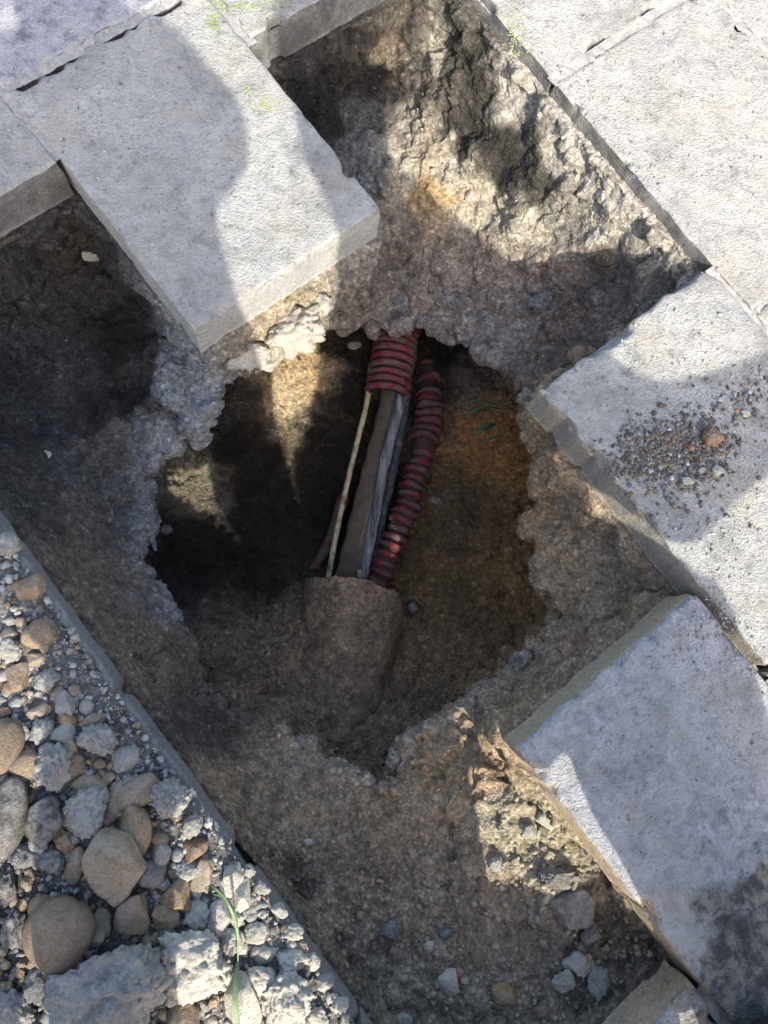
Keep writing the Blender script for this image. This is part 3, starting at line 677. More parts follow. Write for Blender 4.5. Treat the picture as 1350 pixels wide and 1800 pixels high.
for a in [
 (100,1640,57,58,0,'brown','pebble','round flat brown cobble like a disc at lower left'),
 (190,1742,108,80,-15,'grey','lump','biggest rough grey brown lump at the bottom left'),
 (340,1696,62,56,0,'pale','lump','large pale sunlit lump right of the biggest grey lump'),
 (205,1522,54,55,20,'tan','flint','knobbly star shaped tan stone above the round cobble'),
 (238,1607,34,36,0,'brown','flint','brown flint with a rusty middle right of the round cobble'),
 (310,1575,32,28,-20,'brown','flint','grey brown faceted stone below the star shaped stone'),
 (236,1462,28,48,0,'ochre','pebble','upright ochre pebble behind the star shaped stone'),
 (240,1397,40,26,-35,'tan','pebble','smooth oval tan pebble leaning right, above the ochre pebble'),
 (203,1408,17,36,15,'tan','pebble','slim tan pebble beside the smooth oval one'),
 (160,1385,34,20,20,'tan','pebble','low tan pebble left of the slim one'),
 (295,1407,38,37,0,'grey','lump','crumbly grey lump nearest the kerb edge midway down'),
 (150,1428,36,50,10,'grey','lump','tall crumbly grey lump left of the slim tan pebble'),
 (70,1445,38,42,0,'dark','flint','square dark stone left of the tall crumbly lump'),
 (12,1440,32,66,5,'dark','pebble','long dark brown cobble at the left edge'),
 (95,1350,48,42,-20,'grey','lump','broad crumbly grey lump above the square dark stone'),
 (168,1302,36,30,10,'grey','lump','knobbly grey lump beside the small tan wedge'),
 (219,1337,27,22,-15,'grey','flint','pale grey angular stone near the kerb'),
 (128,1348,20,24,30,'brown','pebble','brown pebble tucked behind the broad grey lump'),
 (46,1342,26,24,0,'brown','pebble','squat brown pebble near the left edge'),
 (8,1312,30,46,0,'brown','pebble','big brown cobble cut by the left edge'),
 (110,1288,21,20,0,'grey','flint','small blocky grey stone above the broad grey lump'),
 (74,1284,22,28,0,'grey','lump','grey crumb left of the blocky grey stone'),
 (28,1288,26,20,15,'grey','lump','low grey crumb at the left edge'),
 (167,1263,21,14,-15,'tan','flint','small tan wedge lying alone near the kerb'),
 (115,1240,20,26,0,'grey','flint','split pale grey stone in the upper gravel'),
 (68,1248,20,15,-30,'tan','flint','flat tan chip left of the split grey stone'),
 (70,1116,29,28,0,'brown','flint','round brown stone beside the kerb, lower of two'),
 (57,1033,30,28,20,'brown','flint','rounded brown stone beside the kerb, upper of two'),
 (30,1188,20,26,15,'brown','flint','upright brown stone near the left edge'),
 (80,1196,24,22,0,'grey','lump','grey crumb right of the upright brown stone'),
 (14,960,24,28,20,'grey','lump','grey white lump at the left edge by the kerb'),
 (18,1142,24,24,0,'grey','lump','pale crumbly lump at the left edge'),
 (62,1160,22,12,-10,'tan','flint','flat tan stone under the lower round brown stone'),
 (115,1480,21,28,0,'brown','lump','brown crumb below the square dark stone'),
 (42,1508,27,25,0,'slate','lump','dark grey lump below the square dark stone'),
 (92,1512,24,26,0,'slate','lump','grey brown lump left of the slim upright tan stone'),
 (132,1520,15,31,10,'tan','pebble','slim upright tan stone left of the star shaped stone'),
 (283,1497,17,22,0,'grey','flint','grey angular stone right of the ochre pebble'),
 (345,1492,22,18,-20,'rust','flint','glossy rusty stone near the kerb'),
 (358,1540,17,30,25,'tan','flint','leaning tan stone beside the rusty one'),
 (408,1545,19,28,5,'pale','flint','sunlit beige stone against the kerb'),
 (424,1577,20,30,15,'pale','flint','long sunlit beige stone beneath another at the kerb'),
 (385,1618,22,33,10,'pale','flint','pale stone lying under the grass blade'),
 (348,1606,21,23,0,'pale','lump','pale crumbly stone left of the grass blade'),
 (292,1612,22,22,0,'ochre','flint','half sunlit tan stone above the large pale lump'),
 (268,1535,24,22,0,'slate','pebble','dark grey stone right of the star shaped stone'),
 (175,1617,18,30,-10,'tan','flint','tan stone between the round cobble and the brown flint'),
 (72,1735,28,30,0,'slate','lump','grey stone below the round cobble'),
 (18,1780,44,32,20,'grey','lump','large grey stone in the bottom left corner'),
 (320,1785,27,27,0,'tan','flint','tan stone at the bottom below the large pale lump'),
 (428,1768,30,48,-5,'pale','flint','cream stone at the bottom beside the lower grass blade'),
 (440,1600,24,10,-25,'grey','pebble','thin pale stone pointing at the kerb'),
 (505,1752,44,46,0,'pale','lump','large white sunlit lump near the bottom of the kerb'),
 (455,1722,30,26,30,'pale','lump','white crumb left of the large sunlit lump'),
 (515,1690,27,22,0,'pale','lump','white crumb above the large sunlit lump'),
 (463,1678,17,14,0,'pale','pebble','small round white pebble in a hollow'),
 (405,1655,26,22,0,'pale','lump','white crumb crossed by the grass stem'),
 (450,1640,20,18,0,'pale','lump','white crumb beside the kerb under the thin stone'),
 (330,1530,25,18,-15,'grey','lump','grey crumb above the leaning tan stone'),
 (335,1450,20,22,0,'grey','lump','grey crumb above the rusty stone'),
 (10,1560,26,34,0,'dark','lump','dark lump at the left edge above the round cobble'),
 (25,1640,24,40,0,'dark','lump','dark stone left of the round cobble'),
 (560,1790,26,18,20,'pale','lump','white crumb at the bottom end of the kerb'),
 (290,1650,16,24,40,'slate','pebble','slender grey stone left of the large pale lump'),
 (462,1560,17,13,35,'grey','lump','uppermost grey crumb right on the kerb edge beside the beige stones'), (492,1602,15,13,0,'pale','flint','pale chip on the kerb edge above the small round white pebble'),
 (515,1640,18,15,20,'pale','lump','white crumb on the kerb edge level with the small round white pebble'), (548,1690,17,15,0,'pale','lump','white crumb on the kerb edge right of the white crumbs'),
 (572,1728,15,17,0,'grey','flint','grey chip on the kerb edge right of the large sunlit lump'), (596,1765,16,14,0,'pale','lump','white crumb on the kerb edge near the bottom'),
 (440,1530,12,12,0,'grey','lump','small grey crumb on the kerb edge above the beige stones'), (530,1665,11,10,0,'tan','flint','tan chip on the kerb edge among white crumbs')]:
    stone(*a, group=GR)
# smaller stones filling in: those one can pick out singly
placed = [(100,1640,50),(190,1742,90),(340,1696,52),(205,1522,50),(236,1462,28),(240,1397,28),(295,1407,30),(150,1428,36),(70,1445,34),(95,1350,38),(505,1752,36),(238,1607,28),(310,1575,26)]
FILL = [(rock_v(k, 300 + i, 3 if k != 'lump' else 4)) for i, k in enumerate(['lump', 'flint', 'pebble', 'lump', 'flint', 'lump', 'pebble', 'flint'])]
FILLM = {}
ANCH = {'the round brown cobble': (100, 1640), 'the biggest grey lump': (190, 1742), 'the large pale lump': (340, 1696), 'the star shaped stone': (205, 1522), 'the rusty hearted flint': (238, 1607),
 'the ochre pebble': (236, 1462), 'the smooth oval tan pebble': (240, 1397), 'the crumbly lump nearest the kerb': (295, 1407), 'the tall crumbly lump': (150, 1428), 'the square dark stone': (70, 1445),
 'the long dark cobble': (12, 1440), 'the broad crumbly lump': (95, 1350), 'the small tan wedge': (167, 1263), 'the split grey stone': (115, 1240), 'the lower round brown stone': (70, 1116),
 'the upper rounded brown stone': (57, 1033), 'the grey white lump at the left edge': (14, 960), 'the glossy rusty stone': (345, 1492), 'the sunlit beige stone at the kerb': (408, 1545), 'the large white lump': (505, 1752),
 'the cream stone at the bottom': (428, 1768), 'the thin pale stone': (440, 1600), 'the corner stone at bottom left': (18, 1780), 'the upright brown stone': (30, 1188)}
USED = {}
def small_label(px, py, tone):
    nm, (ax, ay) = min(ANCH.items(), key=lambda kv: (kv[1][0] - px) ** 2 + (kv[1][1] - py) ** 2)
    dx, dy = px - ax, py - ay
    where = ('right of' if dx > 0 else 'left of') if abs(dx) > 1.6 * abs(dy) else (('below' if dy > 0 else 'above') if abs(dy) > 1.6 * abs(dx) else ('below and ' if dy > 0 else 'above and ') + ('right of' if dx > 0 else 'left of'))
    return tone, where, nm, math.hypot(dx, dy)
SMALL = []
cnt = 0
while cnt < 230:
    px, py = rng.uniform(-15, 640), rng.uniform(900, 1810)
    ab = to_ab(W(px, py, 0)); d = -0.288 - ab[1]
    if d < 0.012 or (d < .05 and rng.random() < .7): continue
    if any((px - x) ** 2 + (py - y) ** 2 < r * r for x, y, r in placed): continue
    rp = rng.uniform(5, 13) * (1 + .5 * (rng.random() < .18)); placed.append((px, py, rp * 1.3))
    k = int(rng.integers(0, 8)); pal = px > 330 and py > 1500  # sunlit corner gets paler stones, part of its light in their colour
    mt = str(rng.choice(['pale', 'pale', 'grey', 'tan'] if pal else ['grey', 'grey', 'tan', 'tan', 'brown', 'ochre', 'slate']))
    if (k, mt) not in FILLM:
        me = mesh_np('stone', *FILL[k], True); me.materials.append(ST[mt]); FILLM[k, mt] = me
    zb = bed_h(np.array([ab[0]]), np.array([ab[1]]))[0]; p = W(px, py, zb + .003); s_ = rp / FPX * (CAM_H - zb)
    o = ob('stone', FILLM[k, mt], None, None, (p[0], p[1], zb + s_ * .55)); o.scale = (s_, s_ * rng.uniform(.7, 1), s_ * rng.uniform(.6, .9))
    o.rotation_euler = (rng.uniform(-.3, .3), rng.uniform(-.3, .3), rng.uniform(0, 6.28))
    SMALL.append((o, *small_label(px, py, {'pale': 'pale sunlit', 'grey': 'grey', 'tan': 'tan', 'brown': 'brown', 'ochre': 'ochre', 'slate': 'dark grey'}[mt])))
    cnt += 1

ORD = ['', 'second ', 'third ', 'fourth ', 'fifth ', 'sixth ', 'seventh ', 'eighth ', 'ninth ', 'tenth ', 'eleventh ', 'twelfth ']
for (o, tone, where, nm, dist) in sorted(SMALL, key=lambda t: t[4]):
    k = USED.get((tone, where, nm), 0); USED[tone, where, nm] = k + 1
    tag(o, ORD[min(k, 11)] + ('nearest ' if k else 'nearest ') + 'small ' + tone + ' stone ' + where + ' ' + nm, 'stone', 'small stones in the gravel')

# stones lying in the trench, in the hole and on the slabs
for a in [
 (142,428,14,10,0,'pale','flint','small pale chip on top of the pale stone in the left strip','ledge'),
 (148,446,28,16,20,'grey','flint','largest pale stone lying in the dark left strip','ledge'),
 (45,487,8,8,0,'pale','flint','tiny pale stone at the left of the dark strip','ledge'),
 (80,800,10,9,0,'pale','flint','pale chip at the foot of the dark bank','ledge'),
 (792,1722,21,24,-10,'pale','flint','two toned white and rusty stone on the near trench floor','ledge'),
 (885,1748,23,18,20,'ochre','pebble','smooth ochre pebble on the near trench floor','ledge'),
 (1018,1695,30,20,10,'pale','lump','white mortar crumb, top one of three in the near trench','ledge'),
 (990,1724,20,20,0,'pale','lump','white mortar crumb, left one of three in the near trench','ledge'),
 (1052,1722,20,32,0,'grey','lump','white mortar crumb, right one of three in the near trench','ledge'),
 (1005,1597,42,38,15,'slate','flint','flat dark slate piece on the near trench floor','ledge'),
 (985,1540,46,24,5,'slate','lump','dark clod between the sunlit soil and the slate piece','ledge'),
 (1040,1640,20,22,0,'dark','flint','dark chip under the slate piece','ledge'),
 (690,1678,10,15,0,'rust','flint','rusty red chip on the near trench floor','ledge'),
 (755,1664,10,9,0,'pale','pebble','small white pebble in the middle of the near trench floor','ledge'),
 (686,1632,17,20,20,'slate','flint','dark angular stone on the near trench floor','ledge'),
 (838,1685,13,18,-20,'brown','flint','brown chip above the ochre pebble','ledge'),
 (850,1555,10,13,0,'brown','pebble','brown pebble beside the sunlit soil','ledge'),
 (780,1640,12,14,35,'slate','flint','slanting grey chip on the near trench floor','ledge'),
 (958,1440,17,18,0,'pale','flint','white stone in the sunlit soil by the slab','ledge'),
 (930,1462,14,12,0,'grey','flint','grey stone in the sunlit soil by the slab','ledge'),
 (872,1518,14,14,0,'grey','lump','grey clod at the lower end of the sunlit soil','ledge'),
 (710,1790,14,10,0,'pale','flint','pale chip at the bottom of the trench floor','ledge'),
 (950,1778,14,12,0,'brown','flint','brown stone at the bottom of the trench floor','ledge'),
 (540,1480,9,6,0,'pale','pebble','white fleck on the brown soil below the crust','ledge'),
 (1252,765,24,22,0,'rust','lump','crumbly rust brown clod on the right hand slab','slab'),
 (1260,828,17,13,15,'pale','flint','larger white stone in the soil patch on the slab','slab'),
 (1207,846,13,10,-15,'pale','flint','smaller white stone in the soil patch on the slab','slab'),
 (1310,726,11,9,0,'pale','lump','pale crumb at the right end of the soil patch','slab'),
 (1235,826,9,8,0,'grey','flint','grey crumb between the white stones on the slab','slab'),
 (1215,787,9,8,0,'rust','lump','small rusty crumb beside the rust brown clod','slab'),
 (658,588,22,13,-5,'slate','flint','flat grey flint under the overhang beside the red duct','none'),
 (625,608,15,9,0,'dark','flint','dull flint left of the flat grey one under the overhang','none'),
 (765,880,14,12,0,'dark','pebble','grey pebble right of the buried red duct','floor'),
 (725,1068,9,10,0,'slate','pebble','small grey stone beside the earthen pipe','floor'),
 (416,705,12,10,0,'slate','flint','pale stone under the concrete haunch','floor'),
 (292,930,12,12,0,'slate','lump','grey clod at the left foot of the hole','floor'),
 (800,985,9,8,0,'rust','flint','orange stone on the right slope of the hole','floor'),
 (755,990,7,7,0,'tan','pebble','tan pebble on the right slope of the hole','floor')]:
    base = a[8]
    stone(*a[:8], base=base if base != 'none' else 'floor', z=None if base != 'none' else -.50, flat=.6 if base != 'slab' else .8, sub=4, group='stones lying in and around the hole', sink=.35)

ST['mortar'] = mat_stone('broken_mortar', (.26, .23, .18), (.40, .36, .29), (.50, .46, .39))
for a in [
 (508,585,80,60,-32,'mortar','sunlit mortar chunk hanging under the end of the jutting slab',-.147), (438,625,48,30,-25,'mortar','shaded mortar chunk under the near corner of the jutting slab',-.15),
 (555,535,34,34,-30,'mortar','mortar lump under the sunlit right half of the slab end',-.15), (470,640,26,16,-20,'mortar','small mortar nub at the tip of the hanging chunk',-.19),
 (355,655,44,17,-8,'greycrust','grey concrete ledge piece just below the jutting slab corner',-.205), (300,662,24,12,10,'greycrust','grey concrete nub left of the ledge piece',-.215),
 (272,1042,24,34,-40,'greycrust','pale grey crust chunk at the left lip, upper of two',-.30), (302,1082,20,26,-35,'greycrust','pale grey crust chunk at the left lip, lower of two',-.295),
 (262,925,9,46,-12,'greycrust','thin upright grey crust fin on the left lip',-.315), (190,905,10,28,-20,'greycrust','small grey crust fin on the dark bank',-.285),
 (790,1258,38,20,-25,'crust','crumbly clod on the lower right lip nearest the hole',-.245), (745,1292,30,22,-40,'crust','clod on the lower right lip below the crumbly one',-.25),
 (850,1215,36,20,-35,'crust','clod on the lower right lip toward the slab',-.245), (915,1160,28,18,-35,'crust','uppermost clod on the lower right lip',-.25),
 (700,1335,22,30,30,'crust','upright clod at the right of the notch in the lip',-.245), (632,1366,30,14,10,'crust','flat clod left of the notch in the lip',-.25),
 (588,1346,30,16,15,'crust','second flat clod along the near lip',-.255), (540,1312,26,16,40,'crust','clod at the left end of the near lip',-.26), (505,1345,26,14,10,'crust','pale clod on the soil below the near lip',-.24),
 (925,700,22,26,0,'crust','clod under the corner of the right hand slab',-.24), (855,565,46,36,20,'wallcrust','large grey clod in the shaded far wall',-.37), (905,600,34,32,0,'wallcrust','clod in the shaded far wall near the slab',-.335),
 (790,520,40,30,-10,'wallcrust','broad grey clod in the shaded far wall',-.375), (950,530,34,24,-20,'wallcrust','brown clod high in the shaded far wall',-.265), (700,530,36,24,0,'wallcrust','low grey clod above the wide red duct',-.40),
 (860,300,12,20,0,'mortar','rusty stained mortar lump in the sunlit bank',-.235), (900,345,20,16,0,'mortar','white mortar lump in the sunlit bank',-.235), (830,345,16,14,0,'mortar','cream mortar lump beside the ochre stain',-.265),
 (945,380,24,16,20,'mortar','mortar lump at the foot of the sunlit bank',-.225), (880,385,16,12,0,'mortar','small mortar lump at the foot of the sunlit bank',-.26), (1000,385,24,14,25,'mortar','right hand mortar lump at the foot of the sunlit bank',-.19)]:
    stone(*a[:6], 'lump', a[6], z=a[7] - (.022 if a[1] < 620 and a[0] > 600 and a[1] > 450 else .010), flat=.8, group='crust and mortar pieces', cat='mortar' if a[5] == 'mortar' else 'clod', name='mortar_chunk' if a[5] == 'mortar' else 'clod', sub=4)

# ------------------------------------------------------------------ ducts and cables in the hole
def chaikin(P):
    q = np.empty((len(P) * 2 - 2, 3)); q[0::2] = .75 * P[:-1] + .25 * P[1:]; q[1::2] = .25 * P[:-1] + .75 * P[1:]
    return np.vstack([P[:1], q, P[-1:]])
def sweep(pts, rad, nseg=20, step=0.004, flat=1.0, cap=True, seed=0, dent=0.0):
    """tube along a smoothed polyline; rad(t in 0..1, s in metres) -> radius"""
    pts = np.array(pts, float)
    for _ in range(3):
        pts = chaikin(pts)
    seg = np.linalg.norm(np.diff(pts, axis=0), axis=1); keep = np.concatenate([[True], seg > 1e-7]); pts = pts[keep]
    s = np.concatenate([[0], np.cumsum(np.linalg.norm(np.diff(pts, axis=0), axis=1))]); n = max(3, int(s[-1] / step))
    S_ = np.linspace(0, s[-1], n); P = np.stack([np.interp(S_, s, pts[:, k]) for k in range(3)], 1)
    T = np.gradient(P, axis=0); T /= np.linalg.norm(T, axis=1, keepdims=True)
    up = np.array([0, 0, 1.0]); X = np.cross(T, up); X /= np.linalg.norm(X, axis=1, keepdims=True); Y = np.cross(X, T)
    R = np.array([rad(v / s[-1], v) for v in S_]); an = np.linspace(0, 2 * np.pi, nseg, endpoint=False)
    V = P[:, None, :] + (R[:, None] * np.cos(an)[None])[:, :, None] * X[:, None, :] + (R[:, None] * np.sin(an)[None] * flat)[:, :, None] * Y[:, None, :]
    V = V.reshape(-1, 3)
    if dent:
        C = np.repeat(P, nseg, axis=0); V = C + (V - C) * (1 + dent * fbm(V, 25, 2, seed))[:, None]
    F = [grid_faces(n, nseg, True)[:, ::-1]]
    if cap: F += [np.arange(nseg)[None, :], ((n - 1) * nseg + np.arange(nseg))[None, ::-1]]
    return V, F
M_red = mat_simple('crimson_plastic', (.17, .012, .024), .65, .5, 60, .45, (.10, .074, .062), .50, .4)
M_redd = mat_simple('muddy_crimson_plastic', (.14, .010, .02), .7, .5, 60, .6, (.078, .059, .049), .485, .3)
M_groove = mat_simple('dark_groove', (.050, .022, .020), .95, .4, 90, .6)  # darker reddish brown between the ribs
def duct(pts, r, pitch, label, mat, dent, lo=0.0, hi=1.0, seed=1, rib=.0055, skip=()):
    root = empty('corrugated_duct', pts[0])
    L = Vector(pts[0])
    V, F = sweep(pts, lambda t, s: r * .80, 26, .006, 1, False, seed, dent)
    V2, F2 = sweep(pts, lambda t, s: r * .74, 26, .006, 1, False, seed, dent)
    Fi = [a[:, ::-1] + len(V) for a in F2]; k = len(V) - 26
    rimf = np.stack([k + np.arange(26), k + (np.arange(26) + 1) % 26, len(V) + k + (np.arange(26) + 1) % 26, len(V) + k + np.arange(26)], 1)
    ob('shell', mesh_np('shell', np.concatenate([V, V2]) - np.array(L), [np.concatenate(F + Fi + [rimf[:, ::-1]])]), M_groove, root)
    P = np.array(pts); tot = np.linalg.norm(np.diff(P, axis=0), axis=1).sum(); n = int(tot / pitch)
    Vr, Fr = sweep(pts, lambda t, s: r, 26, .0015, 1, True, seed, dent)
    rings = Vr.reshape(-1, 26, 3); m = len(rings)
    for i in range(n):
        if i in skip: continue
        a = int((i + .18) / n * m); b = int((i + .76) / n * m)
        sub = rings[a:b + 1]; c = sub.mean(1, keepdims=True); q = np.linspace(0, 1, len(sub)); pr = np.clip(np.minimum(q, 1 - q) / .12, 0, 1)[:, None, None] ** .5
        tilt = rng.uniform(-.03, .03)
        V = c + (sub - c) * (.78 + (.22 + rib / r * rng.uniform(-.8, .5)) * pr)
        V = V.reshape(-1, 3)
        V = V + (fbm(V, 60, 2, seed + i) * .0012)[:, None]
        ob('rib', mesh_np('rib', V - np.array(L), grid_faces(len(sub), 26, True)[:, ::-1]), mat, root)
    return tag(root, label, 'duct', 'red corrugated ducts')
def wp(*q): return [tuple(W(*p)) for p in q]
duct(wp((716, 500, -.545), (706, 560, -.535), (694, 610, -.525), (680, 697, -.525)), .058, .0205, 'wide red corrugated duct, cut off, emerging under the far overhang', M_red, .025, seed=3)
duct(wp((752, 640, -.60), (757, 700, -.568), (753, 742, -.55), (742, 790, -.54), (724, 868, -.535), (700, 935, -.53), (676, 1000, -.535), (650, 1060, -.55)), .033, .0225,
     'narrow crushed red corrugated duct curving down the right of the cables', M_redd, .30, seed=5, skip=(1, 3, 11))
V, F = sweep(wp((606, 870, -.60), (586, 930, -.595), (566, 980, -.59), (548, 1000, -.60)), lambda t, s: .014, 10, .01, 1, True, 2, .3)
tag(ob('duct_fragment', mesh_np('duct_fragment', V, F), M_redd), 'thin broken red duct strip half buried left of the cream cable', 'duct')

def mat_weave():
    t = NT('brown_woven_sheath', .85, .2)
    tc = t.n('ShaderNodeTexCoord'); w1 = t.n('ShaderNodeTexWave', Scale=150.0, Distortion=1.0); t.l(tc.outputs['Object'], w1.inputs['Vector'])
    w1.bands_direction = 'Y'
    n1 = t.noise(45, 5, .65); c = t.ramp(n1, [(.3, (.085, .063, .045)), (.7, (.16, .125, .092))])
    c = t.mix(.45, c, t.ramp(w1.outputs['Fac'], [(.2, g3(.55)), (.8, g3(1.25))]), 'MULTIPLY')
    return t.out(c, t.bump(w1.outputs['Fac'], .6, .002))
def cable(name, pts, r, mat, label, flat=1.0, dent=.0, group='cables between the duct and the pipe'):
    root = empty(name, pts[0]); L = np.array(pts[0])
    V, F = sweep(pts, lambda t, s: r * (1 + .04 * math.sin(s * 90)), 16, .006, flat, True, 4, dent)
    ob('sheath', mesh_np('sheath', V - L, F), mat, root)
    return tag(root, label, 'cable', group)
M_weave = mat_weave()
M_cream = mat_simple('cream_plastic', (.40, .34, .19), .6, .25, 40, .3, (.09, .07, .05), .58, .35)
def mat_streak():
    t = NT('black_cable_with_lime', .6, .3)
    tc = t.n('ShaderNodeMapping'); tc.inputs['Scale'].default_value = (1, .09, 1); t.l(t.pos, tc.inputs[0])
    n1 = t.noise(85, 6, .7, .3, tc.outputs[0]); c = t.ramp(n1, [(.36, (.035, .036, .04)), (.50, (.15, .15, .155)), (.66, (.34, .335, .335))])
    return t.out(c, t.bump(n1, .6, .003))
M_streak = mat_streak(); M_black = mat_simple('black_sheath', (.035, .036, .042), .6, .5, 60, .5, (.15, .13, .12), .60)
M_tan = mat_simple('tan_sheath', (.16, .12, .085), .8, .3, 60, .4)
cable('cable', wp((652, 640, -.535), (648, 700, -.53), (624, 790, -.535), (592, 930, -.545), (572, 1045, -.55)), .0068, M_cream, 'thin cream cable along the left of the bundle')
cable('conduit', wp((700, 640, -.54), (693, 710, -.545), (655, 850, -.555), (628, 960, -.555), (604, 1055, -.56)), .036, M_weave, 'broad flat brown woven conduit in the middle of the bundle', .55)
cable('cable', wp((712, 660, -.52), (702, 715, -.52), (678, 800, -.525), (660, 900, -.535), (645, 980, -.545), (636, 1040, -.56)), .0135, M_streak, 'black cable smeared with white lime right of the conduit')
cable('cable', wp((716, 680, -.54), (708, 740, -.54), (690, 830, -.55), (668, 930, -.56), (655, 1020, -.57)), .012, M_black, 'dull black cable lying against the white smeared one')
cable('cable', wp((700, 720, -.53), (688, 770, -.53), (650, 890, -.538), (628, 970, -.54), (620, 1045, -.55)), .0042, M_tan, 'very thin brown wire along the right rim of the conduit')

# the earthen pipe the cables run into
def pipe_mesh():
    pts = wp((626, 1036, -.55), (614, 1100, -.54), (600, 1190, -.535), (588, 1290, -.535))
    V, F = sweep(pts, lambda t, s: .122, 64, .0045, 1, False, 6, .03)
    V2, F2 = sweep(pts, lambda t, s: .108, 64, .0045, 1, False, 6, .03)
    V = V + (V - np.array(pts[0])) * 0
    N = np.zeros_like(V)
    V += (V - np.array([V[:, 0].mean(), V[:, 1].mean(), -.53])) * (.03 * fbm(V, 18, 3, 8) + .04 * (.45 - worley(V, 40, 7)) + .03 * (.45 - worley(V, 95, 7)))[:, None]
    rim = np.stack([np.arange(64), (np.arange(64) + 1) % 64, len(V) + (np.arange(64) + 1) % 64, len(V) + np.arange(64)], 1)
    VA = np.concatenate([V, V2]); cl = np.array([.31, .225, .15]) * (1 + .3 * fbm(VA, 25, 3, 12))[:, None]
    return mesh_np('pipe', VA, [np.concatenate(F + [a[:, ::-1] + len(V) for a in F2] + [rim])], True, cl)
M_pipe = mat_simple('earth_coated_pipe', (.125, .098, .072), .95, .35, 70, 1.0)
tag(ob('pipe', pipe_mesh(), M_soil), 'wide earth coated pipe swallowing the lower end of the cables', 'pipe')
V, F = rock_v('flint', 77, 3); V = V * np.array([.011, .016, .003])
o = ob('plastic_shard', mesh_np('plastic_shard', V, F, False), ST['tan'], None, tuple(W(632, 1012, -.515))); o.rotation_euler = (.5, .3, .6)
tag(o, 'pale broken shard at the mouth of the earthen pipe', 'shard')

# ------------------------------------------------------------------ grass
M_grass = mat_simple('grass_blade', (.17, .25, .12), .55, .3, 40, .2)
M_grassd = mat_simple('dark_grass_blade', (.035, .10, .045), .6, .3, 40, .2)
def blade(pts, w, root, mat):
    P = np.array(pts, float)
    for _ in range(2):
        P = chaikin(P)
    n = len(P); T = np.gradient(P, axis=0); X = np.cross(T, (0, 0, 1.0)); X /= np.linalg.norm(X, axis=1, keepdims=True) + 1e-9
    t = np.linspace(0, 1, n); ww = w * np.minimum(1, .35 + 2.2 * t) * np.clip((1 - t) * 3, 0.03, 1)
    V = np.concatenate([P - X * ww[:, None], P + np.array([0, 0, -.0012]) , P + X * ww[:, None]]) - np.array(root.location)
    F = np.concatenate([np.stack([k * n + np.arange(n - 1), k * n + np.arange(1, n), (k + 1) * n + np.arange(1, n), (k + 1) * n + np.arange(n - 1)], 1) for k in (0, 1)])
    o = ob('blade', mesh_np('blade', V, F), mat, root); return o
def wset(root, loc): root.location = loc; return root
r1 = empty('grass_sprig', tuple(W(418, 1660, .035)))
for pts, w in [(((418, 1660, .04), (417, 1630, .07), (405, 1595, .085), (385, 1568, .08), (366, 1555, .07)), .0022), (((417, 1640, .05), (414, 1615, .07), (400, 1580, .08), (372, 1572, .06)), .0028),
               (((418, 1700, .03), (419, 1660, .05), (417, 1620, .07), (412, 1600, .08)), .0013)]:
    blade(wp(*pts), w, r1, M_grass)
tag(r1, 'bright green grass sprig lying over the pale gravel', 'grass', 'grass sprigs')
r2 = empty('grass_sprig', tuple(W(418, 1690, .035)))
for pts, w in [(((418, 1690, .04), (414, 1730, .06), (413, 1770, .07), (424, 1830, .06)), .0038), (((417, 1700, .04), (408, 1715, .06), (398, 1740, .05)), .001)]:
    blade(wp(*pts), w, r2, M_grass)
tag(r2, 'broad green grass blade at the bottom edge of the gravel', 'grass', 'grass sprigs')
r3 = empty('grass_sprig', tuple(W(870, 735, -.50)))
for pts, w in [(((885, 720, -.5), (850, 712, -.47), (812, 735, -.5)), .003), (((880, 715, -.5), (845, 700, -.46), (800, 715, -.49)), .002), (((872, 745, -.49), (850, 755, -.47), (835, 765, -.48)), .004), (((870, 750, -.49), (860, 742, -.46), (828, 762, -.5)), .003), (((880, 765, -.49), (858, 772, -.47), (845, 778, -.49)), .003)]:
    blade(wp(*pts), w, r3, M_grassd)
tag(r3, 'dark green grass sprig on the shaded right wall of the hole', 'grass', 'grass sprigs')

# ------------------------------------------------------------------ moss on the slab joints
def tufts(name, spots, mat, label, cat, r0, r1_, z0=0.001, n=200, kinds=1):
    V0, F0 = ICO[kinds]; VV, FF, k = [], [], 0
    for (px, py, sx, sy, cnt_) in spots:
        for _ in range(cnt_):
            p = W(px + rng.normal() * sx, py + rng.normal() * sy, z0); r = rng.uniform(r0, r1_)
            v = V0 * (1 + .35 * (rng.random((len(V0), 1)) - .5)) * np.array([r, r, r * .6]); VV.append(v + p + np.array([0, 0, r * .2])); FF.append(F0 + k); k += len(V0)
    return stuff(ob(name, mesh_np(name, np.concatenate(VV), np.concatenate(FF), True), mat), label, cat)
M_moss = mat_simple('moss', (.26, .34, .07), .95, .35, 120, .6)
M_lichen = mat_simple('dusty_moss', (.36, .40, .16), .95, .3, 120, .6)
tufts('moss', [(375, 42, 7, 14, 70), (384, 6, 9, 10, 40), (450, 8, 38, 6, 70), (500, 3, 22, 5, 30)], M_moss, 'bright green moss on the slab joint at the top', 'moss', .0006, .0022)
tufts('moss', [(470, 180, 15, 9, 80), (438, 160, 8, 8, 20), (905, 40, 14, 40, 90), (905, 75, 8, 15, 50)], M_lichen, 'faint yellow green moss film on the sunlit slabs', 'moss', .0008, .002)

